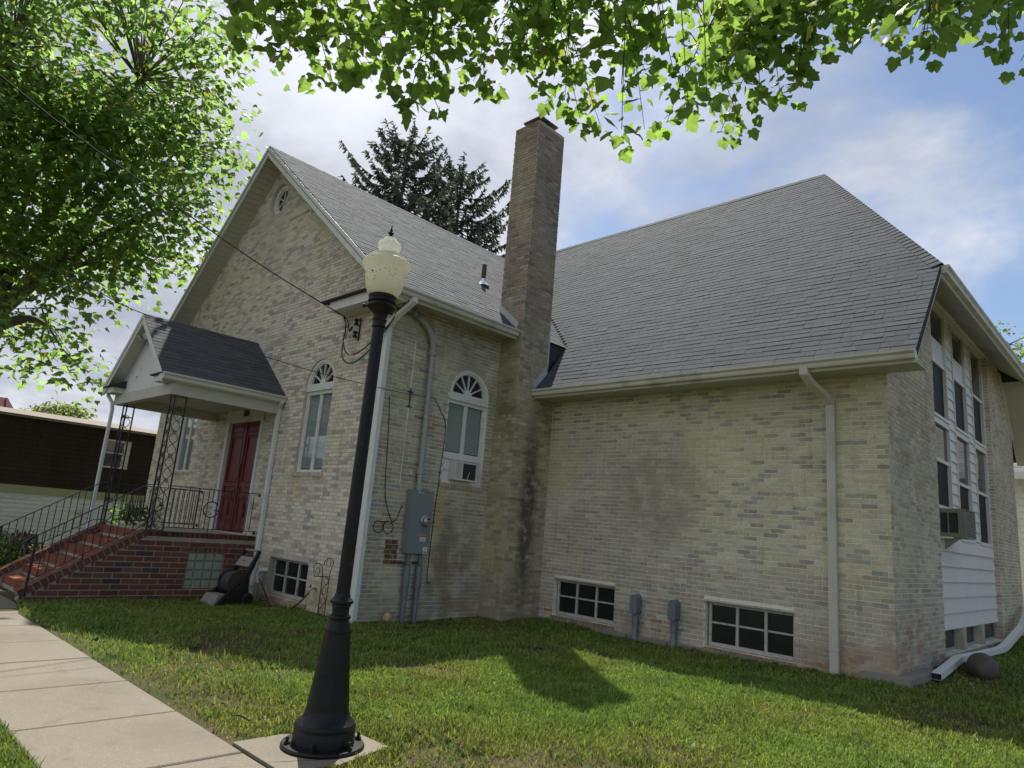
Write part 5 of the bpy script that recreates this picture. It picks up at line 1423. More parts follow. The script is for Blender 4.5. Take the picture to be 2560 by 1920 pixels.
# hose reel cart
hx, hy = -2.95, -.72; hz = gz(hx, hy)
reel = thing('hose_reel_cart', (hx, hy, hz), 'black and tan hose reel cart standing between porch and basement window', 'hose reel')
ca, sa = math.cos(R(8)), math.sin(R(8))
HR = lambda x, y, z: (hx+x*ca-y*sa, hy+x*sa+y*ca, hz+z)   # x along axle, -y to the front
for sx in (-.235, .235):
    m = MB(HR); t = .025
    pf = [(-.50, .0), (-.46, .0), (-.30, .05), (-.05, .06), (.08, .02), (.16, .05), (.17, .20), (.10, .45), (.20, .70), (.30, .98), (.24, 1.0), (.13, .74), (.02, .50), (-.02, .44), (-.18, .32), (-.36, .16)]
    m.prism(pf, sx-t, sx+t, 0); m.build('side_frame', 'rubber_black', reel)
m = MB(HR); m.tube([(-.235, .29, .985), (.235, .29, .985)], .022, 10); m.build('handle', 'plastic_tan', reel)
m = MB(HR); m.hexa([(-.21, .10, .69), (.21, .10, .69), (.21, .21, .86), (-.21, .21, .86), (-.21, .085, .70), (.21, .085, .70), (.21, .195, .87), (-.21, .195, .87)]); m.build('tool_tray', 'plastic_tan', reel)
m = MB(HR); m.hexa([(-.21, -.52, .01), (.21, -.52, .01), (.21, -.22, .02), (-.21, -.22, .02), (-.21, -.42, .20), (.21, -.42, .20), (.21, -.22, .20), (-.21, -.22, .20)]); m.build('front_tray', 'plastic_tan', reel)
for x in (-.17, .15):
    m = MB(HR); m.lathe([(.05, -.012), (.225, -.012), (.23, 0), (.225, .012), (.05, .012)], (x, -.02, .40), 28, (1, 0, 0)); m.build('drum_flange', 'bronze_dirt', reel)
hs2 = []
for i in range(9*20):
    a = 2*math.pi*i/20; lay_ = i//90; hs2.append((-.145+.27*((i % 90)/90 if lay_ == 0 else 1-(i % 90)/90), -.02+(.165+.018*lay_)*math.cos(a), .40+(.165+.018*lay_)*math.sin(a)))
m = MB(HR); m.tube(hs2, .014, 6); auto_smooth(m.build('hose_coil', 'hose_grey', reel), 60)
m = MB(HR); m.lathe([(.155, -.15), (.155, .13)], (0, -.02, .40), 20, (1, 0, 0)); m.build('drum', 'rubber_black', reel)
m = MB(HR); m.tube([(.16, -.02, .40), (.30, -.02, .40), (.31, -.16, .30), (.38, -.16, .30)], .014, 6); m.build('crank', 'rubber_black', reel)
for sx in (-.28, .28):
    m = MB(HR); m.lathe([(.03, -.03), (.10, -.03), (.115, -.02), (.115, .02), (.10, .03), (.03, .03)], (sx, .13, .115), 22, (1, 0, 0)); m.build('wheel', 'rubber_black', reel)
m = MB(HR); m.tube([(-.02, .13, .80), (-.02, .16, .76), (.0, .10, .66), (.06, -.02, .60)], .014, 6); m.build('hose_end', 'hose_grey', reel)
cable('garden_hose', [(-2.62, -.42, hz+.50), (-2.50, -.34, hz+.30), (-2.42, -.25, hz+.08), (-2.2, -.22, hz+.03), (-1.85, -.30, hz+.02), (-1.55, -.30, hz+.08), (-1.38, -.20, .08), (-1.30, -.12, .22)], .014, 'rubber_black', 'black garden hose looping from the wall tap to the reel', 'hose', None, 8)
tap = thing('wall_tap', (-1.27, -.05, .28), 'small brass wall tap below the trellis corner', 'tap')
m = MB(); m.lathe([(.035, 0), (.035, .012), (.02, .015), (.02, .10)], (-1.26, .0, .30), 12, (0, -1, 0)); m.tube([(-1.26, -.09, .30), (-1.29, -.12, .27), (-1.30, -.12, .22)], .018, 8); m.build('spout', 'galvanised', tap)
m = MB(); m.lathe([(.01, 0), (.03, .0), (.032, .012), (.01, .015)], (-1.30, -.10, .335), 10, (-.8, -.6, .2)); m.build('tap_wheel', 'ink', tap)
pv = thing('waste_pipe', (-3.27, -.1, -.15), 'white plastic waste pipe elbow beside the basement window', 'pipe')
m = MB(); m.tube([(-3.12, -.002, .44), (-3.16, -.08, .44), (-3.22, -.11, .42), (-3.27, -.11, .36), (-3.27, -.11, .24)], .042, 12); m.lathe([(.05, -.02), (.05, .02)], (-3.12, -.03, .44), 12, (.4, 1, 0)); auto_smooth(m.build('elbow', 'pvc_white', pv), 50)
m = MB(); m.lathe([(.055, 0), (.055, .28), (.05, .30), (.04, .30)], (-3.27, -.11, -.12), 14); m.build('standpipe', 'plastic_tan', pv)
# trellis
tr = thing('garden_trellis', (-.85, -.14, -.1), 'thin black scrolled iron trellis leaning on the wall behind the lamp', 'trellis')
m = MB(); ty = -.10
def tpt(x, z): return (x, ty-.03*(1-z), z)
m.tube([tpt(-.90, -.15), tpt(-.93, .54)], .008, 5); m.tube([tpt(-.69, -.15), tpt(-.715, .56)], .008, 5)
m.tube([tpt(-1.21, .52), tpt(-.715, .56)], .008, 5)
m.build('frame', 'iron', tr)
m = MB(); m.tube([tpt(-1.21, .52), tpt(-1.27, .69), tpt(-1.20, .74), tpt(-1.10, .75), tpt(-1.0, .71), tpt(-.96, .62), tpt(-.93, .54)], .007, 5)
m.tube([tpt(-.95, .72), tpt(-.93, .80), tpt(-.85, .86), tpt(-.75, .865), tpt(-.65, .80), tpt(-.70, .70), tpt(-.715, .56)], .007, 5)
m.tube([tpt(-1.12+.07*math.cos(R(a)), .62+.06*math.sin(R(a))) for a in range(0, 361, 30)], .005, 5); m.tube([tpt(-.80+.07*math.cos(R(a)), .78+.065*math.sin(R(a))) for a in range(0, 361, 30)], .005, 5)
for i in range(4): m.tube([tpt(-.81+.085*math.sin(R(a))*(1 if i % 2 else -1), -.10+i*.165+.165*a/180) for a in range(0, 181, 20)], .005, 5); m.tube([tpt(-.81+.06*math.cos(R(a)), -.02+i*.165+.06*math.sin(R(a))) for a in range(0, 361, 40)], .004, 5)
m.build('scrollwork', 'iron', tr)
# fallen stick
cable('fallen_stick', [(4.57, -4.158, .035), (4.65, -4.13, .045), (4.74, -4.105, .03)], .007, 'twig', 'short dark stick lying on the grass by the walk', 'stick')

# ------------------------------------------------------------------ neighbouring buildings
nb = thing('neighbour_building', (-20, 0, -.3), 'low building with dark brown shake upper wall and white lap siding below', 'building')
NX = -18.0
m = MB(); m.box(-30, NX-.02, -16, 16, -.5, 4.0); m.build('wall', 'brown_shake', nb)
m = MB(); z = 1.72
while z < 3.98:
    y = -16.0
    while y < 16:
        e = y+random.uniform(.7, 2.4)
        if not (e > .62 and y < 1.72 and z+.16 > 2.62 and z < 3.68) or True:
            t = random.uniform(.02, .034); m.hexa([(NX-.03, y, z), (NX-.03, e, z), (NX-.03, e, z+.165), (NX-.03, y, z+.165), (NX+t, y, z), (NX+t, e, z), (NX+.004, e, z+.165), (NX+.004, y, z+.165)])
        y = e+.004
    z += .155
m.build('shake_courses', 'brown_shake', nb, kind='stuff')
m = MB(); z = -.4
while z < 1.45:
    m.hexa([(NX-.03, -16, z), (NX-.03, 16, z), (NX-.03, 16, z+.15), (NX-.03, -16, z+.15), (NX+.028, -16, z), (NX+.028, 16, z), (NX+.006, 16, z+.15), (NX+.006, -16, z+.15)]); z += .14
m.build('lap_siding', 'lap_white', nb, kind='stuff')
m = MB(); m.box(NX-.03, NX+.05, -16, 16, 1.46, 1.73); m.build('belt_board', 'green_trim', nb)
m = MB(); m.box(NX-.1, NX+.16, -16, 16, 3.98, 4.06); m.build('fascia', 'far_roof', nb)
m = MB(); m.add([(NX+.2, -16, 4.06), (NX+.2, 9, 4.06), (-22.5, 1.4, 4.66), (-22.5, -9, 4.62), (-30, 9, 4.06), (-30, -16, 4.06)], [(0, 1, 2, 3), (1, 4, 2), (0, 3, 5), (2, 4, 5, 3)]); m.build('roof', 'far_roof', nb)
FN = lambda s, z, n: (NX+n, s, z)
m = MB(FN); m.box(.70, .76, 2.66, 3.64, -.02, .06); m.box(1.58, 1.64, 2.66, 3.64, -.02, .06); m.box(.76, 1.58, 3.58, 3.64, -.02, .06); m.box(.70, 1.64, 2.62, 2.67, -.02, .10); m.box(.76, 1.58, 3.14, 3.19, -.02, .055); m.box(1.40, 1.58, 2.67, 3.58, -.02, .05); wf = m.build('window', 'old_white', nb)
m = MB(FN); m.box(.76, 1.40, 3.19, 3.58, .02, .04); m.build('pane', 'dark_glass', wf); m = MB(FN); m.box(.76, 1.40, 2.67, 3.14, .01, .03); m.build('pane', 'dark_glass', wf)
rb = thing('red_roof_building', (-42, -5, 0), 'distant building with a dark red mansard roof at the left edge', 'building')
m = MB(); m.box(-52, -40.3, -14, 1.7, -1, 5.9); m.build('wall', 'far_roof', rb)
m = MB(); m.add([(-40, -14, 5.7), (-40, 2.0, 5.7), (-41, 1.35, 6.95), (-41, -14, 6.95), (-53, 2.0, 5.7), (-53, 1.35, 6.95), (-53, -14, 6.95), (-53, -14, 5.7)], [(0, 1, 2, 3), (1, 4, 5, 2), (2, 5, 6, 3)])
m.build('mansard_roof', 'far_red', rb)
m = MB()
for y in np.arange(-13, 1.6, .55): m.bar((-39.97, y, 5.7), (-40.97, y-.02, 6.95), .06, .06)
m.build('roof_seam', 'far_red', rb, kind='stuff')
m = MB(); m.box(-41.2, -39.6, -14, 2.2, 5.5, 5.72); m.build('eave', 'far_red', rb)
hs3 = thing('white_house', (13, 22, 0), 'white trimmed house with pale grey roof just past the church end wall', 'house')
m = MB(); m.box(6.30, 20, 19.0, 28, -.5, 4.5); m.build('wall', 'vinyl', hs3)
m = MB(); m.add([(5.9, 18.4, 4.5), (20.5, 18.4, 4.5), (20.5, 23.5, 8.2), (5.9, 23.5, 8.2), (20.5, 28.6, 4.5), (5.9, 28.6, 4.5)], [(0, 1, 2, 3), (3, 2, 4, 5)])
m.cur = None; m.build('roof', 'conduit_grey', hs3)
m = MB(); m.box(5.85, 20.5, 18.25, 18.42, 4.32, 4.52); m.build('gutter', 'vinyl', hs3)
m = MB(); m.box(6.28, 6.5, 18.97, 19.2, -.3, 4.4); m.build('corner_board', 'white_trim', hs3)
m = MB(); m.box(8, 9.2, 18.90, 18.98, 1, 2.6); m.build('window', 'dark_glass', hs3)
m = MB(); z = -.4
while z < 4.3:
    m.hexa([(6.5, 18.93, z), (20, 18.93, z), (20, 19.0, z), (6.5, 19.0, z), (6.5, 18.985, z+.2), (20, 18.985, z+.2), (20, 19.0, z+.2), (6.5, 19.0, z+.2)]); z += .2
m.build('lap_siding', 'vinyl', hs3, kind='stuff')
SH = []
hr = [o for o in hs3.children if o.name.startswith('roof')][0]
roof_plane((0, 18.4, 4.505), (1, 0, 0), (0, 5.1, 3.7), [(5.9, 0), (20.5, 0), (20.5, 6.3), (5.9, 6.3)], hr, (.20, .20, .205), .16, .9)
emit(SH, 'shingle', 'shingle', None, None, 0, 'shingles')

# ------------------------------------------------------------------ foliage
BIG = [(0, 0), (-.26, -.12), (-.50, .06), (-.46, .24), (-.62, .46), (-.38, .52), (-.26, .74), (0, .98), (.26, .74), (.38, .52), (.62, .46), (.46, .24), (.50, .06), (.26, -.12)]
SML = [(0, 0), (-.48, .05), (-.42, .48), (-.2, .55), (0, 1.0), (.2, .55), (.42, .48), (.48, .05)]
def leaf_template(pts, fold=.22, cup=.12):
    V = [(0, .36, .03)]+[(x, y, -fold*abs(x)-cup*(y-.4)**2) for x, y in pts]
    n = len(pts); F = [(0, 1+i, 1+(i+1) % n) for i in range(n)]
    return np.array(V), np.array(F)
def orient(tip, nrm):
    """rows: x,y(tip),z axes for arrays"""
    y = tip/np.linalg.norm(tip, axis=1, keepdims=True)
    z = nrm-(nrm*y).sum(1, keepdims=True)*y; z /= np.linalg.norm(z, axis=1, keepdims=True)+1e-9
    x = np.cross(y, z)
    return np.stack([x, y, z], 2)
def leaves(parent, pos, tip, nrm, size, colr, tmpl, mat='leaf', nbig=300, name='leaf', rest='foliage'):
    V0, F0 = tmpl; M = orient(tip, nrm)
    VT = []
    for fo, cu, tw_, asym in ((1, 1, 0, 0), (2.4, -2.2, .12, .10), (.2, 2.8, -.15, -.08), (1.6, 4.0, .22, .05), (-.8, -1.5, -.2, -.12)):
        w = V0.copy(); w[:, 2] = V0[:, 2]*fo*.7-cu*.16*(V0[:, 1]-.3)**2+tw_*V0[:, 0]*V0[:, 1]; w[:, 0] += asym*V0[:, 1]**2; VT.append(w)
    VT = np.array(VT); ti_ = rng.integers(0, len(VT), len(pos))
    d = pos-np.array(CAM); zz = d@np.array(fw); px = 1280+FPX*(d@np.array(rt))/np.maximum(zz, .1); py = 960-FPX*(d@np.array(up))/np.maximum(zz, .1)
    face = np.abs((M[:, :, 2]*d).sum(1))/np.linalg.norm(d, axis=1)
    sc = np.where((zz > .5) & (px > 0) & (px < 2560) & (py > 0) & (py < 1920), size/np.maximum(zz, .1)*(.3+face), 0)
    order = np.argsort(-sc); big = order[:nbig]; big = big[sc[big] > 0]
    rest_i = np.setdiff1d(np.arange(len(pos)), big)
    o3 = np.array(org_of(parent))
    # individual leaves share a handful of meshes
    vars_ = []
    for k in range(5):
        me = bpy.data.meshes.new(name); me.from_pydata(VT[k % len(VT)].tolist(), [], F0.tolist())
        c = colr[big[min(len(big)-1, k*len(big)//5)]] if len(big) else (.06, .1, .02)
        at = me.attributes.new('bc', 'FLOAT_COLOR', 'FACE'); at.data.foreach_set('color', (np.concatenate([np.array(c)[None]*rng.uniform(.88, 1.12, (len(F0), 1)), np.ones((len(F0), 1))], 1)).ravel().astype(np.float32)); me.materials.append(MATS[mat]); vars_.append((np.array(c), me))
    for i in big:
        me = vars_[int(rng.integers(0, 5))][1]
        o = bpy.data.objects.new(name, me); R3 = M[i]*size[i]; p = pos[i]-o3
        o.parent = parent; o.matrix_local = Matrix(((R3[0, 0], R3[0, 1], R3[0, 2], p[0]), (R3[1, 0], R3[1, 1], R3[1, 2], p[1]), (R3[2, 0], R3[2, 1], R3[2, 2], p[2]), (0, 0, 0, 1)))
        col.objects.link(o)
    n = len(rest_i)
    V = np.einsum('nij,nkj->nki', M[rest_i], VT[ti_[rest_i]])*size[rest_i][:, None, None]+pos[rest_i][:, None, :]
    F = (F0[None]+(np.arange(n)*len(V0))[:, None, None]).reshape(-1, 3)
    np_mesh(rest, V.reshape(-1, 3), F, np.repeat(colr[rest_i], len(F0), 0)*rng.uniform(.88, 1.12, (len(rest_i)*len(F0), 1)), mat, parent, kind='stuff')
def leafcols(n, base, spread, warm):
    k = rng.uniform(1-spread, 1+spread, (n, 1)); c = np.array(base)[None]*k
    w = rng.random(n) < warm
    c[w] = np.array((.13, .135, .022))*rng.uniform(.8, 1.2, (w.sum(), 1))
    return c
def limb(m, pts, r0_, r1_, n=8):
    P = [Vector(p) for p in pts]; Q = []
    for i in range(len(P)-1):
        a, b, c, d = P[max(i-1, 0)], P[i], P[i+1], P[min(i+2, len(P)-1)]
        for k in range(5):
            t = k/5; Q.append(.5*((2*b)+(c-a)*t+(2*a-5*b+4*c-d)*t*t+(3*b-a-3*c+d)*t**3))
    Q.append(P[-1]); N = len(Q)
    m.tube(Q, [r0_+(r1_-r0_)*i/(N-1) for i in range(N)], n)
    return Q

# plane tree whose branches hang over the walk (trunk stands behind the viewpoint)
pt = thing('plane_tree', (14.2, -9.5, 0), 'overhanging plane tree branches with broad lobed leaves along the top', 'tree')
m = MB(); limb(m, [(14.2, -9.5, -.1), (14.1, -9.4, 2.5), (13.7, -9.0, 5.0)], .38, .26, 12)
Ls = [limb(m, [(13.7, -9.0, 5.0), (11.5, -6.4, 7.4), (8.6, -4.2, 8.0), (6.2, -2.9, 7.9), (4.4, -3.4, 7.6)], .2, .04),
      limb(m, [(13.7, -9.0, 5.0), (12.2, -5.0, 7.4), (10.4, -2.4, 7.9), (8.6, -.6, 7.8), (6.8, -.6, 7.7)], .19, .04),
      limb(m, [(11.5, -6.4, 7.4), (8.4, -6.3, 7.7), (5.6, -5.6, 7.3), (4.2, -4.9, 7.0)], .11, .03),
      limb(m, [(12.2, -5.0, 7.4), (11.0, -1.8, 7.4), (9.9, -.2, 7.2)], .10, .03)]
m.build('trunk', 'bark', pt)
LS = np.array([tuple(q) for L in Ls for q in L])
TIPS = [(5.41, -5.41, 4.98), (4.75, -4.96, 5.37), (5.17, -4.91, 5.05), (4.75, -4.64, 5.49), (4.71, -4.37, 5.38), (5.93, -4.82, 4.5), (6.18, -4.83, 4.57), (4.55, -3.71, 5.78), (5.76, -4.2, 4.78), (5.85, -4.14, 4.72), (4.59, -3.13, 6.15), (5.61, -3.72, 5.26), (5.15, -3.28, 6.15), (5.84, -3.49, 5.35), (5.61, -3.13, 5.55), (6.67, -3.93, 5.05), (5.98, -3.03, 5.82), (5.78, -2.4, 6.12), (6.31, -2.8, 5.38), (6.03, -2.24, 5.57), (6.27, -2.22, 5.42), (7.27, -3.23, 4.47), (6.48, -1.78, 5.52), (6.88, -2.02, 5.31), (7.42, -2.56, 4.95), (7.86, -3.07, 4.58), (6.97, -1.16, 5.63), (7.56, -1.94, 5.09), (7.5, -1.43, 5.61), (7.52, -1.03, 5.88), (7.78, -1.35, 5.64), (7.85, -1.08, 6.31), (8.39, -2.08, 5.36), (8.16, -1.17, 6.0), (8.54, -1.92, 5.44), (8.33, -.78, 6.19), (8.56, -.84, 6.08), (9.0, -2.47, 4.67), (9.04, -2.34, 4.68), (9.04, -2.09, 4.73), (8.87, -.42, 6.0), (9.18, -1.67, 5.25), (9.27, -1.11, 5.4), (9.41, -1.81, 4.81), (9.41, -1.23, 4.99)]
TIPS = [(x, y, z+(.32 if i >= 31 else .05)) for i, (x, y, z) in enumerate(TIPS)]
extra = []
for x, y, z in TIPS:
    for k in range(2): extra.append((x+random.uniform(-.5, .5), y+random.uniform(-.5, .5), z+random.uniform(.45, 1.0)))
tw = MB(); LP, LT = [], []
for ti, tp in enumerate(TIPS+extra):
    tip = np.array(tp); dist = np.linalg.norm((LS-tip)*np.array([1, 1, .4]), axis=1); st = LS[np.argsort(dist)[random.randint(0, 3)]]
    mid = tip+(st-tip)*.55+np.array([random.uniform(-.25, .25), random.uniform(-.25, .25), .35])
    N = 16; path = [(1-t)**2*st+2*t*(1-t)*mid+t*t*tip for t in np.linspace(0, 1, N)]
    tw.tube(path, [.011-.0085*i/(N-1) for i in range(N)], 5)
    L = sum(np.linalg.norm(path[i+1]-path[i]) for i in range(N-1))
    for i in range(N):
        back = (N-1-i)/(N-1)*L
        if back > 1.7: continue
        k = (3 if ti < len(TIPS) else 2) if back > .25 else 6
        for _ in range(k):
            off = np.array([random.gauss(0, .14), random.gauss(0, .14), random.gauss(-.01, .08)])*(1 if back > .15 else .5)
            LP.append(path[i]+off); h = off[:2]/(np.linalg.norm(off[:2])+1e-6)
            LT.append((h[0]*.8+random.gauss(0, .25), h[1]*.8+random.gauss(0, .25), -.75+random.gauss(0, .3)))
        if back > .2 and random.random() < .5:
            e = path[i]+np.array([random.gauss(0, .25), random.gauss(0, .25), random.uniform(-.25, .05)])
            tw.tube([path[i], (path[i]+e)/2+np.array([0, 0, .03]), e], [.006, .004, .003], 4)
            for _ in range(5):
                off = np.array([random.gauss(0, .09), random.gauss(0, .09), random.gauss(-.02, .06)]); LP.append(e+off); LT.append((off[0]*6+random.gauss(0, .3), off[1]*6+random.gauss(0, .3), -.7+random.gauss(0, .3)))
tw.build('twigs', 'twig', pt, kind='stuff')
LP, LT = np.array(LP), np.array(LT); n = len(LP)
nr = rng.normal(0, .45, (n, 3))+np.array([0, 0, 1.0])
leaves(pt, LP, LT, nr, rng.uniform(.055, .125, n)*rng.choice([1, 1, 1.25], n), leafcols(n, (.094, .150, .026), .30, .05), leaf_template(BIG))

# large tree left of the church
def crown_tree(name, label, base, forks, blobs, nclust, per, lsize, base_col, spread, warm, tmpl, nbig, crad, trunk_r=.35, cat='tree'):
    t = thing(name, base, label, cat)
    m = MB(); b = Vector(base); top = Vector(forks[0])
    limb(m, [b, b.lerp(top, .5)+Vector((.15, .1, 0)), top], trunk_r, trunk_r*.7, 12)
    samples = [tuple(top)]
    for f in forks[1:]:
        f = Vector(f); q = limb(m, [top, top.lerp(f, .5)+Vector((random.uniform(-.4, .4), random.uniform(-.4, .4), .4)), f], trunk_r*.5, .05, 8)
        samples += [tuple(a) for a in q]
    S = np.array(samples)
    P, T, K = [], [], []
    vol = np.array([b[3]**3 for b in blobs]); pr = vol/vol.sum()
    for c in range(nclust):
        bx, by, bz, br = blobs[rng.choice(len(blobs), p=pr)]
        v = rng.normal(size=3); v /= np.linalg.norm(v); rad = br*rng.uniform(.5, 1)**.5
        cc = np.array([bx, by, bz])+v*rad*np.array([1, 1, .92])
        j = S[np.argmin(np.linalg.norm(S-cc, axis=1))]
        mid = (j+cc)/2+rng.normal(0, .12, 3)+np.array([0, 0, .12])
        m.tube([j, mid, cc], [.035, .02, .008], 5)
        k = rng.poisson(per)
        q = cc+rng.normal(0, 1, (k, 3))*np.array([crad*1.1, crad*1.1, crad*.48]); q[:, 2] -= .25*np.linalg.norm(q[:, :2]-cc[:2], axis=1)
        P.append(q); o = q-cc; T.append(o*np.array([1, 1, .3])/crad*.6+rng.normal(0, .3, (k, 3))+np.array([0, 0, -.55])); K.append(np.full(k, rng.uniform(.8, 1.2)))
    m.build('trunk', 'bark', t)
    P, T, K = np.concatenate(P), np.concatenate(T), np.concatenate(K); n = len(P)
    nr = rng.normal(0, .5, (n, 3))+np.array([0, 0, 1.])
    c = leafcols(n, base_col, spread, warm)*K[:, None]
    leaves(t, P, T, nr, rng.uniform(lsize*.65, lsize*1.2, n), c, tmpl, nbig=nbig)
    return t
blobs = [(-9.6, -5.4, 12.6, 3.2), (-8.9, -3.2, 13.0, 2.8), (-9.6, -1.1, 12.0, 1.75), (-10.2, -2.4, 10.2, 2.5), (-10.9, -4.3, 9.6, 2.8), (-10.6, -.75, 9.5, 1.5), (-11.4, -2.75, 7.7, 1.6), (-11.9, -3.9, 7.0, 2.0), (-12.4, -2.7, 5.6, 1.35), (-12.5, -6.5, 11, 2.8)]
crown_tree('plane_tree', 'large leafy plane tree left of the front gable', (-14.2, -4.6, -.35), [(-13.4, -4.2, 5.6), (-9.2, -2.6, 12.6), (-10.4, -5.2, 12.5), (-10.4, -1.0, 9.9), (-11.2, -2.2, 8.0), (-10.2, -1.6, 11.6), (-12.3, -2.8, 6.1), (-12.0, -6.0, 11.5), (-13, -5.2, 14.5), (-11.4, -4.0, 9.6)],
           blobs, 430, 46, .215, (.098, .155, .038), .32, .07, leaf_template(SML), 300, .52, .42)
crown_tree('broadleaf_tree', 'pale green tree beyond the red roofed building', (-47, 5.2, -1), [(-47, 5.2, 3.5), (-46.5, 4.5, 6), (-47, 6.5, 6.5), (-47.3, 5.2, 7)], [(-46, 4.6, 6.0, 1.7), (-46.5, 6.2, 6.2, 1.6), (-47, 5.4, 6.6, 1.2)], 70, 90, .26, (.10, .135, .04), .25, .2, leaf_template(SML), 0, .5, .2)
crown_tree('broadleaf_tree', 'treetop showing past the wing roof at the right edge', (5.6, 31.5, -.2), [(5.5, 31.5, 7), (4.9, 31.2, 12), (6.2, 31.8, 11)], [(5.2, 31.3, 11.2, 1.4), (4.85, 31.1, 12.6, .55), (6.3, 32, 11.0, 1.7), (5.6, 31.5, 9, 2.2)], 70, 60, .16, (.085, .12, .03), .25, .2, leaf_template(SML), 60, .35, .22)
crown_tree('shrub', 'bright green clipped shrub behind the porch steps', (-7.75, -3.35, -.32), [(-7.75, -3.35, .1), (-7.6, -3.3, .5), (-7.95, -3.4, .5)], [(-7.75, -3.35, .22, .48), (-7.35, -3.25, .18, .40), (-8.1, -3.5, .2, .45)], 90, 55, .055, (.075, .13, .02), .25, .15, leaf_template(SML), 0, .12, .03, 'shrub')
crown_tree('shrub', 'small leafy sapling at the far front corner of the church', (-9.6, -.55, -.3), [(-9.6, -.55, .4), (-9.5, -.6, 1.2), (-9.7, -.5, 1.0)], [(-9.55, -.6, 1.15, .30), (-9.6, -.5, .7, .3)], 22, 22, .09, (.075, .13, .02), .25, .1, leaf_template(SML), 0, .14, .02, 'shrub')

# spruces behind the roof
def spruce(label, bx, by, ztop, spread_, lean, seed):
    rg = np.random.default_rng(seed)
    t = thing('spruce_tree', (bx, by, -.3), label, 'tree', 'spruces behind the nave roof')
    m = MB(); m.tube([(bx, by, -.3), (bx+lean*.4, by, ztop*.6), (bx+lean, by, ztop)], [.30, .17, .02], 8)
    V, Fc, Cc = [], [], []; base = 0
    z = ztop-.15
    while z > 6.5:
        Lb = min(spread_, .95+(ztop-z)*.70)*rg.uniform(.75, 1.15); nb_ = rg.integers(5, 8)
        cx = bx+lean*(z/ztop)
        a0 = rg.uniform(0, 6.28)
        for k in range(nb_):
            a = a0+k*6.283/nb_+rg.normal(0, .25); L = Lb*rg.uniform(.6, 1.15); d = np.array([math.cos(a), math.sin(a), 0])
            rise = .55 if ztop-z < 3 else .22
            n = 9; ts = np.linspace(0, 1, n)
            path = np.array([(cx, by, z)])+d*L*ts[:, None]+np.array([0, 0, 1])*(L*(rise*ts**1.3-.28*np.sin(ts*2.6)))[:, None]
            m.tube([tuple(p) for p in path], [.03-.024*i/(n-1) for i in range(n)], 4)
            q = int(46*max(L, .4)); tt = rg.uniform(.12, 1.0, q)**.8
            pp = np.stack([np.interp(tt, ts, path[:, i]) for i in range(3)], 1)
            # drooping needle sprays
            side = np.array([-d[1], d[0], 0]); s = rg.normal(0, .55, (q, 1)); tipv = d*rg.uniform(.1, .7, (q, 1))+side*s+np.array([0, 0, 1])*rg.uniform(-1.0, .15, (q, 1))
            tipv /= np.linalg.norm(tipv, axis=1, keepdims=True); ln_ = rg.uniform(.14, .34, (q, 1)); w = np.cross(tipv, rg.normal(size=(q, 3))); w /= np.linalg.norm(w, axis=1, keepdims=True)
            A = pp-w*.028; B = pp+w*.028; M1 = pp+tipv*ln_*.6+w*.034; M2 = pp+tipv*ln_*.6-w*.034; E2 = pp+tipv*ln_
            V.append(np.stack([A, B, M1, E2, M2], 1).reshape(-1, 3)); f = np.array([(0, 1, 2), (0, 2, 4), (4, 2, 3)])
            Fc.append((f[None]+(base+np.arange(q)*5)[:, None, None]).reshape(-1, 3)); base += q*5
            Cc.append(np.repeat(np.array([[.082, .102, .072]])*rg.uniform(.6, 1.5, (q, 1)), 3, 0))
        z -= rg.uniform(.24, .36)
    m.build('trunk', 'bark', t)
    np_mesh('crown', np.concatenate(V), np.concatenate(Fc), np.concatenate(Cc), 'needle', t, kind='stuff')
spruce('left of the two dark spruces behind the nave roof', -13.9, 9.2, 18.4, 4.3, .3, 5)
spruce('right of the two dark spruces, nearer the chimney', -12.9, 12.0, 18.0, 4.4, -.2, 9)

# ------------------------------------------------------------------ grass
def lawn_pts(n, x0, x1, y0, y1):
    p = rng.uniform((x0, y0), (x1, y1), (n, 2)); x, y = p[:, 0], p[:, 1]
    ok = ~((y > wy0-.01) & (y < wy1+.015) & (x > -3.5))
    ok &= ~((y > wy0-.01) & (y < -3.9) & (x <= -1.1) & (y < -4.42+(-1.18-x)*.19))
    ok &= ~((x < .04) & (y > -.05)) & ~((x < XC+.06) & (y > YC-.04)) & ~((x < .64) & (y > YCH-.03)) & ~((x > -6.6) & (x < PXR+.03) & (y > -3.98)) & ~((x < -7))
    ok &= ~((x > 5.12) & (x < 5.88) & (y > -4.42) & (y < -3.55) & ~((x < 5.36) & (y > -4.03+(x-5.13)*2.04)) & ~((x > 5.75) & (y > -4.03+(5.88-x)*3.7)))
    return p[ok]
def bare(x, y):
    f = np.array([noise.noise(Vector((a*.55, b*.55, 3.3)))+.5*noise.noise(Vector((a*1.7, b*1.7, 9.1))) for a, b in zip(x, y)])
    return f
P = np.concatenate([lawn_pts(330000, -7, 12.5, -6.6, 4.2), lawn_pts(26000, 7.0, 11.5, 4, 14), lawn_pts(60000, 2.2, 9, -6.6, -5.4), lawn_pts(230000, 3.5, 10.5, -4.5, 2.2)])
D = np.hypot(P[:, 0]-CAM.x, P[:, 1]-CAM.y)
vis = ((P-np.array(CAM)[None, :2])@np.array([fw.x, fw.y])/np.hypot(fw.x, fw.y) > .62*D) & (D > 3.2)
P, D = P[vis], D[vis]
BN = bare(P[:, 0], P[:, 1])
wallnear = np.minimum.reduce([np.where(P[:, 1] < YC, np.abs(P[:, 1]-YC)+np.where((P[:, 0] > .6) & (P[:, 0] < 7.2), 0, 9), 9), np.where((P[:, 1] > -.1) & (P[:, 1] < 3), P[:, 0]+0*D, 9), np.where((P[:, 0] < .1) & (P[:, 0] > -3.9), -P[:, 1], 9), np.abs(P[:, 1]-wy1)*1.2])
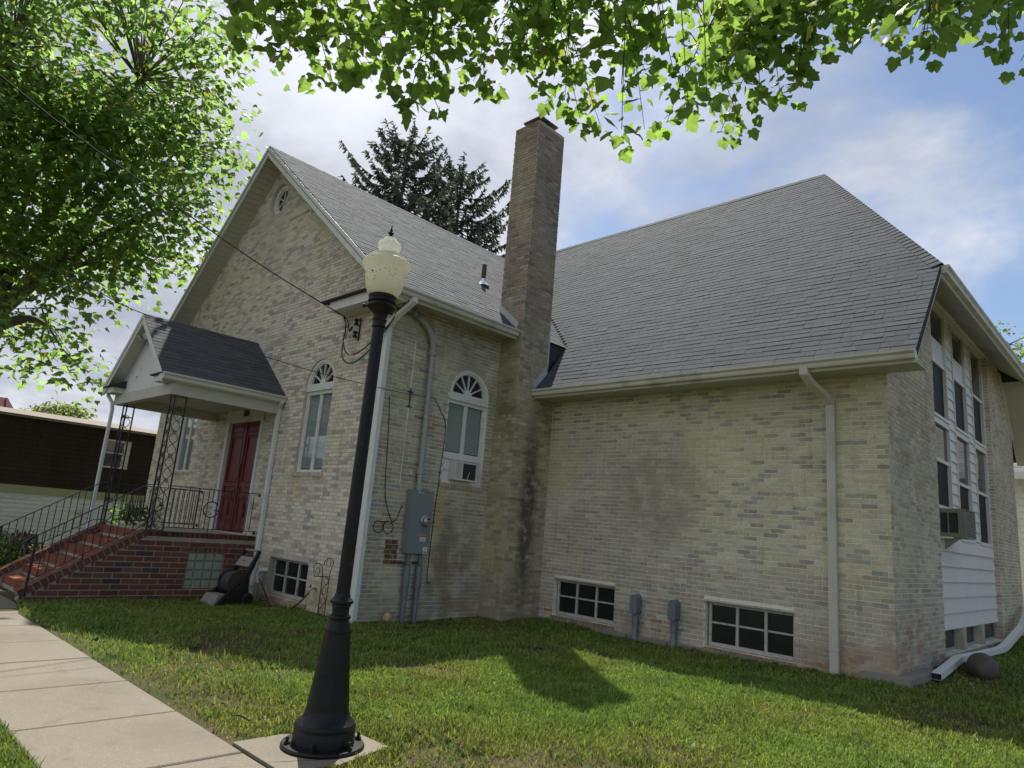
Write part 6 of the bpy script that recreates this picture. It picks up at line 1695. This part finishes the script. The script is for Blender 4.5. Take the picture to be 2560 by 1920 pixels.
CL = np.array([noise.noise(Vector((a*3.1, b*3.1, 5.5)))+.6*noise.noise(Vector((a*8., b*8., 1.5))) for a, b in P])
wallnear = wallnear/(1+.9*np.clip(CL+.3, 0, 1))
keep = (rng.random(len(P)) < np.where(BN > .38, .2, np.where(BN > .22, .6, 1))*np.clip(wallnear/.30+.10, 0, 1))
P, D, BN, CL = P[keep], D[keep], BN[keep], CL[keep]
n = len(P); Z = gh(P[:, 0], P[:, 1])
tall = np.where(rng.random(n) < .04, 1.8, 1.0)*(1+.75*np.clip(CL, -.6, .9))*np.clip(1-.35*np.clip(BN, 0, 1), .5, 1)
H_ = rng.uniform(.020, .058, n)*tall; Wd = rng.uniform(.0022, .0042, n)*(1+D/9); weed = (rng.random(n) < np.where(CL > .35, .20, .03)); Wd[weed] *= 2.6; H_[weed] *= .75
a = rng.uniform(0, 6.283, n); lean = rng.uniform(.2, .95, n)*H_; la = a+rng.normal(1.57, .5, n)
bx, by = np.cos(a)*Wd, np.sin(a)*Wd; lx, ly = np.cos(la)*lean, np.sin(la)*lean
V = np.stack([np.stack([P[:, 0]-bx, P[:, 1]-by, Z-.004], 1), np.stack([P[:, 0]+bx, P[:, 1]+by, Z-.004], 1), np.stack([P[:, 0]+bx*.8+lx*.4, P[:, 1]+by*.8+ly*.4, Z+H_*.6], 1), np.stack([P[:, 0]-bx*.8+lx*.4, P[:, 1]-by*.8+ly*.4, Z+H_*.6], 1), np.stack([P[:, 0]+lx, P[:, 1]+ly, Z+H_], 1)], 1)
f = np.array([(0, 1, 2), (0, 2, 3), (3, 2, 4)])
F = (f[None]+(np.arange(n)*5)[:, None, None]).reshape(-1, 3)
gc = np.array([[.235, .305, .052]])*rng.uniform(.6, 1.35, (n, 1))*(1-.28*np.clip(CL, -.7, .9))[:, None]*np.stack([1+.35*np.clip(BN, -.5, .6), np.ones(n), 1+.3*np.clip(BN, 0, 1)], 1)
gc[weed] = np.array([.10, .20, .04])*rng.uniform(.7, 1.2, (weed.sum(), 1))
yel = rng.random(n) < np.where(BN > .1, .22, .07); gc[yel] = np.array([.20, .185, .075])*rng.uniform(.7, 1.2, (yel.sum(), 1))
wf_ = rng.random(n) < .0006; gc[wf_] = (.75, .74, .68)
np_mesh('grass', V.reshape(-1, 3), F, np.repeat(gc, 3, 0), 'grass', kind='stuff', label='short green lawn grass around the church', cat='grass')

# low weeds in the lawn and along the wall foot
W0, WF = leaf_template(SML, .1, .2)
wp = []
for i in range(170):
    if i < 70: x, y = random.uniform(-3.4, 6.9), None
    else: x, y = random.uniform(-2, 10), random.uniform(-4.2, 2.5)
    if y is None: y = (YC-random.uniform(.06, .35)) if x > .8 else -random.uniform(.08, .5) if x < 0 else random.uniform(.1, 2.6)
    if y > .0 and x < .15: x = random.uniform(.12, .4)
    if -4.5 < y < -3.4 and 4.9 < x < 6.1: continue
    wp.append((x, y))
VV, FF, CC, base = [], [], [], 0
for x, y in wp:
    q = random.randint(6, 11); z = ghf(x, y); a0 = random.random()*6.28; c0 = np.array((.075, .15, .03))*random.uniform(.8, 1.4)
    for k in range(q):
        a = a0+k*6.283/q+random.gauss(0, .2); sz = random.uniform(.03, .075); el = random.uniform(.15, .9)
        tip = np.array([[math.cos(a)*math.cos(el), math.sin(a)*math.cos(el), math.sin(el)]]); Mx = orient(tip, np.array([[0, 0, 1.]])+.01)[0]
        v = (W0*np.array([.8, 1, 1]))@Mx.T*sz+np.array([x+math.cos(a)*.012, y+math.sin(a)*.012, z+.012])
        VV.append(v); FF.append(WF+base); base += len(W0); CC.append(np.tile(c0*random.uniform(.8, 1.2), (len(WF), 1)))
np_mesh('weeds', np.concatenate(VV), np.concatenate(FF), np.concatenate(CC), 'grass', kind='stuff', label='low broad leaved weeds scattered in the lawn', cat='weeds')
